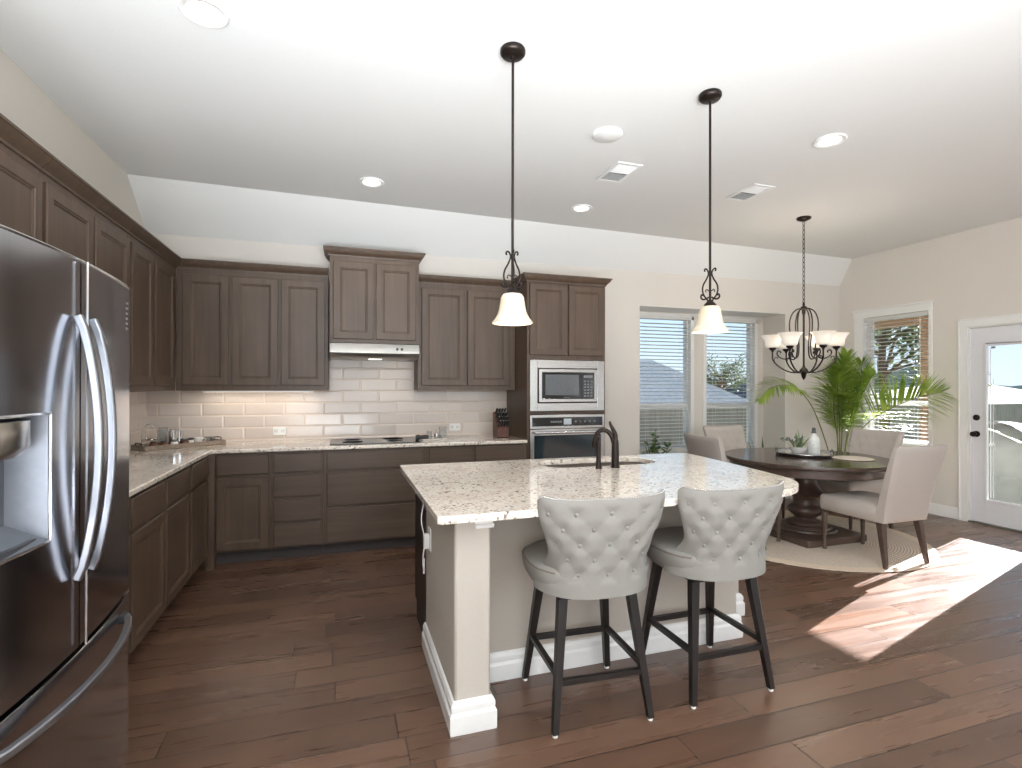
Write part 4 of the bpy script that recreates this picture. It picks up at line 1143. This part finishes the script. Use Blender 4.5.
frond(t, (0, .02, .35), [(.02, .04, .85), (.03, .05, 1.25), (.03, .04, 1.52), (.0, .02, 1.70)], 50, .27, .015, .6, seed=6, start=.30)
frond(t, (-.02, -.03, .35), [(-.10, -.06, .80), (-.22, -.12, 1.08), (-.34, -.22, 1.28), (-.44, -.32, 1.34)], 44, .32, .015, .8, seed=7, start=.34, tilt=.4)
frond(t, (.01, -.03, .35), [(.0, -.10, .85), (-.02, -.20, 1.20), (-.04, -.30, 1.48), (-.10, -.36, 1.70)], 50, .29, .016, .6, seed=8, start=.30, tilt=-.3)

# spiky plant and leafy plant in the bay
t = thing('potted_plant', 'spiky-leaved potted plant standing in the window bay, by its side wall', 'plant', (4.98, 5.20, 0))
MB().lathe([(0, 0), (.11, 0), (.12, .01), (.145, .28), (.15, .30), (.135, .30), (.13, .27), (0, .265)], seg=28).build('pot', POT, t, smooth=True, angle=40)
m = MB()
for k in range(22): blade(m, (random.uniform(-.03, .03), random.uniform(-.03, .03), .26), random.uniform(0, 2*PI), random.uniform(.8, 1.45), random.uniform(.34, .58), .017, random.uniform(.2, 1.3), n=9)
m.build('leaves', LEAF, t, smooth=True)
t = thing('potted_plant', 'bushy dark-leaved potted plant at the foot of the window nearer the oven', 'plant', (3.55, 5.36, 0))
MB().lathe([(0, 0), (.11, 0), (.12, .01), (.15, .30), (.155, .32), (.14, .32), (.135, .29), (0, .285)], seg=28).build('pot', POT, t, smooth=True, angle=40)
m = MB(); rnd = random.Random(5); m2 = MB()
for k in range(14):
    a = rnd.uniform(0, 2*PI); r = rnd.uniform(.04, .17); top = rnd.uniform(.62, .90)
    ps = catmull([(0, 0, .28), (r*.5*math.cos(a), r*.5*math.sin(a), .5), (r*math.cos(a), r*math.sin(a), top)], 5); m2.tube(ps, .004, 5)
    for q in range(9):
        p = ps[3+int(q*(len(ps)-4)/8)]; blade(m, p, rnd.uniform(0, 2*PI), rnd.uniform(-.1, .9), rnd.uniform(.07, .11), .024, .6, n=4)
m2.build('stem', STEM, t, smooth=True); m.build('leaves', LEAF, t, smooth=True)

# ------------------------------------------------------------------ pendants and chandelier
def scroll(c, r0_, a0, a1, turns_r, ax, n=16):
    """spiral in the vertical plane through direction ax (unit xy), centre c (radial, z)"""
    out = []
    for k in range(n+1):
        s_ = k/n; a = lerp(a0, a1, s_); r = lerp(r0_, turns_r, s_)
        out.append(((c[0]+r*math.cos(a))*ax[0], (c[0]+r*math.cos(a))*ax[1], c[1]+r*math.sin(a)))
    return out
def make_pendant(label, loc):
    t = thing('pendant_lamp', label, 'pendant lamp', loc, .35, 'pendant lamps over the island')
    z = lambda v: v-HC         # local: ceiling at 0
    MB().lathe([(0, 0), (.058, 0), (.062, -.006), (.062, -.022), (.052, -.034), (.012, -.038), (.010, -.05), (0, -.05)], seg=28).build('ceiling_canopy', BRONZE, t, smooth=True, angle=45)
    MB().tube([(0, 0, -.04), (0, 0, z(1.885))], .0068, 10).build('rod', BRONZE, t, smooth=True)
    m = MB()
    for k in range(3):
        a = 2*PI*k/3; c, s_ = math.cos(a), math.sin(a)
        R = [(.030, 2.058), (.034, 2.066), (.028, 2.074), (.016, 2.066), (.010, 2.045), (.022, 2.015), (.040, 1.985), (.046, 1.955), (.038, 1.925), (.018, 1.902), (.012, 1.890)]
        m.tube(catmull([(r*c, r*s_, z(v)) for r, v in R], 4), .0046, 7)
        R = [(.010, 1.915), (.026, 1.905), (.046, 1.902), (.056, 1.914), (.050, 1.928), (.041, 1.922)]
        m.tube(catmull([(r*c, r*s_, z(v)) for r, v in R], 4), .0050, 7)
        R = [(.008, 1.950), (.020, 1.958), (.028, 1.950), (.024, 1.942)]
        m.tube(catmull([(r*c, r*s_, z(v)) for r, v in R], 4), .0028, 6)
    m.build('scroll_ornament', BRONZE, t, smooth=True)
    MB().lathe([(0, z(1.900)), (.014, z(1.900)), (.020, z(1.888)), (.032, z(1.876)), (.036, z(1.862)), (.030, z(1.856)), (0, z(1.856))], seg=24).build('lamp_holder', BRONZE, t, smooth=True)
    pr = [(.030, 1.866), (.046, 1.862), (.056, 1.846), (.060, 1.820), (.065, 1.790), (.073, 1.763), (.086, 1.741), (.099, 1.726), (.099, 1.722)]
    inn = [(max(r-.004, .02), v-.002) for r, v in pr[::-1]]
    MB().lathe([(r, z(v)) for r, v in pr+inn], seg=40).build('lamp_shade', SHADE, t, smooth=True, angle=60)
    return t
p1 = make_pendant('bronze pendant lamp with white bell shade, hanging near the oven side of the range', (.796, 2.425, HC))
p1['label'] = 'bell-shaded bronze pendant lamp hanging over the wing wall end of the island'
p2 = dup(p1, (1.972, 2.45, HC), .9, 'bell-shaded bronze pendant lamp hanging over the island end nearer the dining table')
light('pendant_bulb', 'POINT', (.796, 2.425, 1.70), 2, (1, .84, .64), radius=.03)
light('pendant_bulb', 'POINT', (1.972, 2.45, 1.70), 2, (1, .84, .64), radius=.03)
CHX, CHY = 4.285, 3.965
t = thing('chandelier', 'bronze scroll-arm chandelier with white glass shades over the dining table', 'chandelier', (CHX, CHY, 0))
MB().lathe([(0, HC), (.062, HC), (.066, HC-.006), (.060, HC-.020), (.030, HC-.034), (.012, HC-.038), (0, HC-.038)], seg=28).build('ceiling_canopy', BRONZE, t, smooth=True, angle=45)
m = MB(); z = HC-.035; k = 0
while z > 2.25:
    c = Vector((0, 0, z-.02)); ps = []
    for q in range(13):
        a = 2*PI*q/12; u_ = .012*math.cos(a); v_ = .027*math.sin(a)
        ps.append((u_ if k % 2 else 0, 0 if k % 2 else u_, c.z+v_))
    m.tube(ps, .0028, 6, cap=False); z -= .045; k += 1
m.tube([(0.002, .002, HC-.03), (0.002, .002, 2.22)], .0012, 5)
m.build('chain', BRONZE, t, smooth=True)
MB().lathe([(0, 2.235), (.008, 2.235), (.012, 2.215), (.010, 2.200), (.026, 2.190), (.030, 2.175), (.018, 2.160), (.016, 2.13), (.010, 2.11), (.009, 1.62), (.016, 1.60), (.030, 1.585), (.040, 1.57), (.040, 1.555), (.026, 1.54), (.016, 1.50), (0, 1.475)], seg=20).build('column', BRONZE, t, smooth=True)
NA = 6; RA = .272
for k in range(NA):
    a = math.radians(18+60*k); c, s_ = math.cos(a), math.sin(a)
    m = MB()
    P_ = [(.012, 2.165), (.045, 2.172), (.090, 2.140), (.118, 2.07), (.122, 1.98), (.106, 1.88), (.098, 1.79), (.112, 1.715), (.155, 1.685), (.205, 1.700), (.232, 1.735), (.222, 1.765), (.200, 1.758), (.203, 1.740)]
    m.tube(catmull([(r*c, r*s_, v) for r, v in P_], 5), .0066, 8)
    P_ = [(.020, 1.560), (.08, 1.550), (.15, 1.568), (.22, 1.615), (.268, 1.675), (RA, 1.725), (RA, 1.760)]
    m.tube(catmull([(r*c, r*s_, v) for r, v in P_], 5), .0075, 8)
    P_ = [(.238, 1.635), (.256, 1.665), (.252, 1.697), (.232, 1.704), (.228, 1.688)]
    m.tube(catmull([(r*c, r*s_, v) for r, v in P_], 4), .0045, 6)
    arm = m.build('arm', BRONZE, t, smooth=True)
    MB().lathe([(0, 1.755), (.010, 1.755), (.012, 1.768), (.030, 1.782), (.034, 1.798), (.026, 1.802), (0, 1.802)], (RA*c, RA*s_, 0), 18).build('candle_cup', BRONZE, arm, smooth=True)
    pr = [(.030, 1.800), (.056, 1.802), (.066, 1.822), (.071, 1.860), (.084, 1.892), (.102, 1.914), (.108, 1.918)]
    MB().lathe(pr+[(r-.004, v+.003) for r, v in pr[::-1]], (RA*c, RA*s_, 0), 32).build('lamp_shade', SHADEC, arm, smooth=True, angle=60)
light('chandelier_bulb', 'POINT', (CHX, CHY, 1.98), 14, (1, .88, .72), radius=.25)

# ------------------------------------------------------------------ ceiling fittings
def can(label, x, y, e=14):
    t = thing('ceiling_light', label, 'ceiling light', (x, y, HC), 0, 'round recessed ceiling lights')
    MB().lathe([(.062, 0), (.096, 0), (.100, -.006), (.094, -.012), (.070, -.008), (.062, 0)], seg=36).build('trim_ring', WHITE, t, smooth=True, angle=40)
    MB().lathe([(0, -.001), (.068, -.001), (.066, -.009), (0, -.0095)], seg=36).build('lens', CANL, t)
    light('ceiling_light_beam', 'SPOT', (x, y, HC-.03), e, (1, .94, .86), (0, 0, -1), spot=2.5, radius=.07, blend=.8)
    return t
can('recessed ceiling light nearest above the refrigerator', -.575, 2.60)
can('recessed ceiling light before the range hood cabinets', .235, 4.36)
can('recessed ceiling light before the oven tower, beside the air vent', 2.11, 4.39)
can('recessed ceiling light between the two pendants and the chandelier', 3.10, 2.66)
t = thing('smoke_detector', 'round white smoke detector on the ceiling, between the two pendant lamps', 'smoke detector', (1.65, 3.05, HC))
MB().lathe([(0, 0), (.098, 0), (.100, -.006), (.092, -.016), (.085, -.020), (0, -.022)], seg=40).build('body', WHITE, t, smooth=True, angle=35)
def vent(label, x, y, rz):
    t = thing('air_vent', label, 'air vent', (x, y, HC), rz, 'white louvred ceiling vents')
    m = MB(); hx, hy, b_ = .105, .175, .026
    m.box(-hx, hx, -hy, -hy+b_, -.010, 0); m.box(-hx, hx, hy-b_, hy, -.010, 0); m.box(-hx, -hx+b_, -hy+b_, hy-b_, -.010, 0); m.box(hx-b_, hx, -hy+b_, hy-b_, -.010, 0)
    m.box(-hx+b_, hx-b_, -.006, .006, -.009, 0)
    m.build('frame', WHITE, t, bevel=.003)
    B(-hx+b_, hx-b_, -hy+b_, hy-b_, -.003, -.001).build('duct_backing', BLKM, t)
    m = MB()
    for k in range(18):
        y_ = -hy+b_+.004+.0168*k
        if abs(y_) < .008: continue
        sg = 1 if y_ > 0 else -1
        m.hexa([(-hx+b_, y_, -.009), (hx-b_, y_, -.009), (hx-b_, y_+.003, -.009), (-hx+b_, y_+.003, -.009)],
               [(-hx+b_, y_+sg*.005, -.003), (hx-b_, y_+sg*.005, -.003), (hx-b_, y_+sg*.005+.003, -.003), (-hx+b_, y_+sg*.005+.003, -.003)])
    m.build('louvre', WHITE, t)
    return t
vent('white louvred ceiling vent near the smoke detector', 2.03, 3.567, 0)
vent('white louvred ceiling vent nearer the chandelier', 3.29, 3.59, 0)

# ------------------------------------------------------------------ things on the kitchen worktop
WZ = .9156
t = thing('serving_tray', 'long weathered wooden tray in the corner of the kitchen worktop', 'tray', (-1.245, 4.925, WZ), math.radians(40))
m = B(-.31, .31, -.12, .12, 0, .012); m.box(-.31, .31, -.12, -.108, .012, .035); m.box(-.31, .31, .108, .12, .012, .035); m.box(-.31, -.298, -.108, .108, .012, .035); m.box(.298, .31, -.108, .108, .012, .035)
m.build('tray_base', TRAYW, t, bevel=.003)
m = MB()
for sx in (-1, 1): m.tube(catmull([(.304*sx, -.05, .034), (.308*sx, -.04, .052), (.308*sx, .04, .052), (.304*sx, .05, .034)], 4), .004, 6)
m.build('handle', BLKM, t, smooth=True)
def on_tray(lx, ly, c=(-1.245, 4.925), a=math.radians(40)):
    lx, ly = lx*.85, ly*.85
    return (c[0]+lx*math.cos(a)-ly*math.sin(a), c[1]+lx*math.sin(a)+ly*math.cos(a), WZ+.0125)
def cup(label, loc, r, h, mat, grp=None, name='drinking_glass', cat='glass'):
    o = MB().lathe([(0, 0), (r*.85, 0), (r, h), (r-.0025, h), (r*.85-.0025, .005), (0, .005)], (0, 0, 0), 20).build(name, mat, smooth=True, angle=50)
    o.location = loc; return tag(o, label, cat, grp)
for k, (lx, ly, h) in enumerate(((-.13, .055, .15), (-.17, -.02, .135), (-.03, .06, .13))):
    cup(['tall clear glass at the back of the corner tray', 'clear glass on the corner tray beside the metal shaker', 'clear glass on the corner tray, on the backsplash side'][k], on_tray(lx, ly), .034, h, CGL, 'clear glasses on the corner tray')
cup('brushed metal shaker cup on the corner tray', on_tray(-.08, -.035), .036, .12, CHROME, name='metal_cup', cat='cup')
cup('narrow metal shaker cup on the corner tray', on_tray(-.02, -.02), .028, .115, CHROME, name='metal_cup', cat='cup')
t = thing('wire_caddy', 'looped wire caddy behind the glasses on the corner tray', 'caddy', on_tray(-.25, .05), .3)
m = MB().tube(catmull([(-.05, 0, 0), (-.05, 0, .10), (-.03, 0, .16), (0, 0, .18), (.03, 0, .16), (.05, 0, .10), (.05, 0, 0)], 5), .003, 6)
m.tube([(.05*math.cos(a*PI/8), .05*math.sin(a*PI/8), .002+.003) for a in range(17)], .003, 6)
m.tube([(.05*math.cos(a*PI/8), .05*math.sin(a*PI/8), .06) for a in range(17)], .003, 6)
m.build('wire_frame', CHROME, t, smooth=True)
def jar(label, loc, mat, r=.026, h=.04, lid=True):
    t = thing('spice_jar', label, 'jar', loc, 0, 'small jars on the corner tray')
    MB().lathe([(0, 0), (r, 0), (r, h*.8), (r*.8, h), (0, h)], seg=16).build('jar', mat, t, smooth=True, angle=50)
    if lid: MB().lathe([(0, h), (r*.8, h), (r*.8, h+.010), (0, h+.010)], seg=16).build('lid', BLKM, t)
for k, (lx, ly, mt) in enumerate(((-.27, -.07, CUPB), (-.19, -.09, CUPB), (-.10, -.095, PORC), (.0, -.09, CUPB), (.06, -.06, PORC), (.10, .0, TRAYW))):
    jar(['brown jar at the near end of the corner tray', 'second brown jar from the near end of the corner tray', 'white jar with black lid on the corner tray before the shaker', 'brown jar with black lid before the narrow shaker',
         'small white jar in the middle of the corner tray', 'pale wooden jar in the middle of the corner tray'][k], on_tray(lx, ly), mt)
for k, (lx, r) in enumerate(((.17, .035), (.28, .038))):
    t = thing('tea_cup', ['white cup on the corner tray, nearer its middle', 'white cup at the far end of the corner tray'][k], 'cup', on_tray(lx, .01))
    MB().lathe([(0, 0), (r*.6, 0), (r, .035), (r, .05), (r-.003, .05), (r*.6, .006), (0, .006)], seg=20).build('bowl', PORC if k == 0 else CGL, t, smooth=True)
    MB().tube(catmull([(r-.002, 0, .042), (r+.02, 0, .038), (r+.018, 0, .018), (r*.8, 0, .014)], 4), .003, 6).build('handle', PORC if k == 0 else CGL, t, smooth=True)
# small tray beside the cooktop
t = thing('spoon_rest_tray', 'small white tray beside the cooktop', 'tray', (.815, 4.86, WZ), .1)
m = MB(); 
m.add([(x*.8, y*.8, 0) for x, y in [(-.12, -.075), (.12, -.075), (.12, .075), (-.12, .075)]]+[(x, y, .014) for x, y in [(-.12, -.075), (.12, -.075), (.12, .075), (-.12, .075)]]+[(x*.93, y*.9, .014) for x, y in [(-.12, -.075), (.12, -.075), (.12, .075), (-.12, .075)]]+[(x*.78, y*.78, .004) for x, y in [(-.12, -.075), (.12, -.075), (.12, .075), (-.12, .075)]],
      [(0, 3, 2, 1)]+[(a+k, a+(k+1) % 4, b+(k+1) % 4, b+k) for a, b in ((0, 4), (4, 8), (8, 12)) for k in range(4)]+[(12, 13, 14, 15)])
m.build('tray_base', PORC, t, bevel=.002)
cup('small clear glass with stirrers on the white tray beside the cooktop', (.79, 4.875, WZ+.0045), .024, .075, CGL, name='drinking_glass')
cup('short metal cup on the white tray beside the cooktop', (.85, 4.855, WZ+.0045), .022, .05, CHROME, name='metal_cup', cat='cup')
t = thing('glass_pitcher', 'small clear pitcher with handle beside the cooktop tray', 'pitcher', (.925, 4.93, WZ))
MB().lathe([(0, 0), (.034, 0), (.04, .03), (.034, .085), (.040, .11), (.037, .11), (.031, .085), (.037, .03), (.03, .005), (0, .005)], seg=20).build('body', CGL, t, smooth=True)
MB().tube(catmull([(-.036, 0, .095), (-.065, 0, .09), (-.065, 0, .045), (-.038, 0, .03)], 5), .004, 6).build('handle', CHROME, t, smooth=True)
t = thing('pepper_mill', 'dark rounded mill lying beside the cooktop', 'pepper mill', (.715, 4.84, WZ+.026))
MB().lathe([(0, -.06), (.02, -.058), (.026, -.04), (.018, -.01), (.022, .02), (.024, .04), (.014, .058), (0, .062)], seg=16, axis='x').build('body', BLKM, t, smooth=True)
# knife block with knives
KB = (1.50, 4.93, WZ)
t = thing('knife_block', 'red-brown wooden knife block beside the oven tower', 'knife block', KB, 0)
m = MB(); sec = [(-.07, 0), (.085, 0), (.085, .055), (.062, .21), (.03, .225), (-.07, .085)]
sec = [(-.085, 0), (.07, 0), (.07, .10), (-.03, .225), (-.075, .20)]
sec = [(-.08, 0), (.09, 0), (.09, .235), (.06, .245), (-.08, .085)]
n = len(sec); w_ = .058
m.add([(-w_, y, z) for y, z in sec]+[(w_, y, z) for y, z in sec], [tuple(range(n))[::-1], tuple(range(n, 2*n))]+[(i, (i+1) % n, n+(i+1) % n, n+i) for i in range(n)])
m.build('block', plain('dark_red_brown_wood', srgb(92, 58, 46), .45, var=.2), t, bevel=.004)
m0 = MB().tube([(0, 0, 0), (0, 0, .022)], .006, 8); 
dirv = Vector((0, -.16, .14)).normalized()
kn = thing('kitchen_knife', 'black-handled kitchen knife standing in the knife block', 'knife', (0, 0, 0), 0, 'kitchen knives in the knife block')
m = MB().tube([(0, 0, .004), (0, 0, .03), (0, 0, .075), (0, 0, .085)], [.0075, .0085, .0095, .006], 8, flat=1.3); m.build('handle', BLKM, kn, smooth=True)
MB().tube([(0, 0, .0), (0, 0, .006)], .010, 8).build('bolster', CHROME, kn)
MB().sphere((0, 0, .086), .0062, 8, 5).build('end_cap', CHROME, kn, smooth=True)
q = dirv.to_track_quat('Z', 'Y').to_euler()
first = True
for r in range(4):
    for c in range(4):
        s_ = (r+.6)/4.2; base = Vector((KB[0]+(-.042+.028*c), KB[1]+lerp(-.08, .06, s_), WZ+lerp(.085, .245, s_)))
        o = kn if first else dup(kn, (0, 0, 0)); first = False
        o.location = base+dirv*.004; o.rotation_mode = 'XYZ'; o.rotation_euler = q

# under-cabinet lighting
t = thing('under_cabinet_light', 'slim light strip under the three-door wall cabinet', 'light strip', (-.68, 5.10, UZ0))
B(-.45, .45, -.015, .015, -.012, 0).build('strip_housing', WHITE, t); B(-.44, .44, -.011, .011, -.0135, -.012).build('lens', CANL, t)
light('under_cabinet_light_strip', 'AREA', (-.68, 5.10, UZ0-.02), 1.2, (1, .90, .78), (0, .1, -1), .9, .03)

# ------------------------------------------------------------------ outside
struct(B(-30, 60, 5.75, 90, -.55, -.50).build('ground', LAWN))
struct(B(6.41, 60, -40, 5.75, -.55, -.50).build('ground_yard', LAWN))
struct(B(6.42, 9.6, 1.0, 7.4, -.16, -.06).build('patio_slab', PATIO))
t = thing('patio_roof', 'covered patio roof with timber beam and posts outside the door', 'roof', (0, 0, 0))
B(6.42, 9.6, 1.0, 7.4, 2.72, 2.86).build('roof_deck', BRICKO, t); B(9.25, 9.45, 1.0, 7.4, 2.47, 2.72).build('beam', BRICKO, t)
B(9.25, 9.45, 6.05, 6.25, -.06, 2.47).build('post', BRICKO, t, bevel=.01); B(9.25, 9.45, 1.1, 1.3, -.06, 2.47).build('post', BRICKO, t, bevel=.01)
t = thing('covered_grill', 'grill under a grey fitted cover on the patio beyond the door', 'grill', (8.25, 4.62, -.06))
m = MB(); rings = []
for z, hx, hy in ((0, .42, .50), (.35, .41, .50), (.70, .38, .47), (.88, .33, .42), (.98, .22, .30), (1.01, .08, .12)):
    rings.append([(x, y, z+.012*math.sin(7*k)*(z > .1)) for k, (x, y) in enumerate(rrect(-hx, hx, -hy, hy, min(hx, hy)*.5))])
n = len(rings[0]); vs = sum(rings, []); m.add(vs, [(i*n+k, i*n+(k+1) % n, (i+1)*n+(k+1) % n, (i+1)*n+k) for i in range(len(rings)-1) for k in range(n)]+[tuple((len(rings)-1)*n+k for k in range(n))]+[tuple(range(n))[::-1]])
m.build('cover', COVER, t, smooth=True, angle=70)
MB().tube(catmull([(-.43, -.5, .80), (-.45, -.1, .95), (-.43, .3, .80)], 6), .008, 6).build('piping', WHITE, t, smooth=True)

def house(label, x, y, rz, w_, d_, wall_h, roof_h, mat=ROOF, zb=-.5, ov=.5):
    t = thing('neighbour_house', label, 'house', (x, y, zb), rz, 'houses beyond the yard')
    B(-w_/2, w_/2, -d_/2, d_/2, 0, wall_h).build('wall', SIDING, t)
    a, b = w_/2+ov, d_/2+ov; r = max(a-b, .3)
    m = MB().add([(-a, -b, wall_h), (a, -b, wall_h), (a, b, wall_h), (-a, b, wall_h), (-r, 0, wall_h+roof_h), (r, 0, wall_h+roof_h),
                  (-a, -b, wall_h-.2), (a, -b, wall_h-.2), (a, b, wall_h-.2), (-a, b, wall_h-.2)],
                 [(0, 1, 5, 4), (1, 2, 5), (2, 3, 4, 5), (3, 0, 4), (6, 9, 8, 7), (0, 6, 7, 1), (1, 7, 8, 2), (2, 8, 9, 3), (3, 9, 6, 0)])
    m.build('roof', mat, t)
    for k in range(3):
        x0 = lerp(-w_*.36, w_*.28, k/2)
        f = B(x0, x0+1.1, -d_/2-.04, -d_/2, .9, 2.1); f.build('window', BLK, t)
    return t
house('grey hip-roofed house seen through the bay window nearer the oven', 12.0, 19.0, math.radians(-34), 7.5, 7, 2.1, 1.9, zb=-1.5)
house('dark-roofed house seen through the bay window behind the table', 22.6, 24.0, math.radians(-40), 6, 6, 1.9, 1.7, ROOFD, zb=-1.5)
house('grey-roofed house down the slope beyond the patio door', 31, 16.0, math.radians(60), 9, 8, 1.4, 1.0, zb=-1.2)
house('pale-roofed house far beyond the patio door', 46, 28.5, math.radians(50), 12, 8, 1.6, 1.3, SIDING, zb=-1)
def tree(label, x, y, h, r, seed, zb=-.5, dens=900, sz=.14, crown_z=.58):
    rnd = random.Random(seed); t = thing('garden_tree', label, 'tree', (x, y, zb), 0, 'trees beyond the house')
    m = MB(); top = h*.42; m.tube([(0, 0, 0), (.05, 0, top*.5), (0, .05, top), (.05, .0, h*.6)], [.14, .11, .09, .06], 8)
    tips = []
    for k in range(16):
        a = rnd.uniform(0, 2*PI); el = rnd.uniform(.2, 1.3); L_ = r*rnd.uniform(.6, 1.0); zz = rnd.uniform(top*.75, h*.6)
        e = Vector((math.cos(a)*math.cos(el)*L_, math.sin(a)*math.cos(el)*L_, zz+math.sin(el)*L_*.9))
        md = Vector((e.x*.5, e.y*.5, lerp(zz, e.z, .6)))
        m.tube(catmull([(0, 0, zz), md, e], 4), [lerp(.045, .012, q/8) for q in range(9)], 5); tips += [md, e, (md+e)/2]
    m.build('trunk', BARK, t, smooth=True)
    m = MB()
    for k in range(dens):
        c = rnd.choice(tips)+Vector((rnd.gauss(0, r*.16), rnd.gauss(0, r*.16), rnd.gauss(0, r*.13)))
        blade(m, c, rnd.uniform(0, 2*PI), rnd.uniform(-.8, .9), sz*rnd.uniform(.7, 1.3), sz*.3, .5, n=2)
    m.build('foliage', TREEL, t)
    return t
tree('open-branched oak seen through the window beside the patio door', 12.8, 9.5, 6.0, 2.1, 3, dens=2600, sz=.17)
tree('leafy tree seen through the bay window behind the dining table', 18.0, 21.6, 4.0, 1.7, 4, dens=1500, sz=.17)
tree('rounded tree in the distance beyond the patio door', 37, 23.5, 4.2, 2.4, 6, dens=900, sz=.3)
t = thing('garden_fence', 'wooden board fence at the end of the yard', 'fence', (0, 0, -.5))
m = MB(); 
for k in range(150):
    x = 1.0+.15*k; m.box(x, x+.14, 11.5, 11.53, 0, 1.35)
m.build('fence_board', FENCE, t)
m = B(1, 23.5, 11.53, 11.58, .35, .45); m.box(1, 23.5, 11.53, 11.58, 1.15, 1.25); m.build('fence_rail', FENCE, t)
m = MB(); N = 60
pts = []
for k in range(N+1):
    a = math.radians(lerp(5, 75, k/N)); d_ = 85
    pts.append((d_*math.cos(a), d_*math.sin(a), 2.2+1.2*math.sin(k*.31)+.8*math.sin(k*.83)))
vs = [(x, y, -4) for x, y, z in pts]+[(x*1.0, y*1.0, z) for x, y, z in pts]+[(x*1.25, y*1.25, z*.3) for x, y, z in pts]
m.add(vs, [(k, k+1, N+1+k+1, N+1+k) for k in range(N)]+[(N+1+k, N+2+k, 2*N+3+k, 2*N+2+k) for k in range(N)])
struct(m.build('hills', HILL, smooth=True))
bpy.context.view_layer.update()
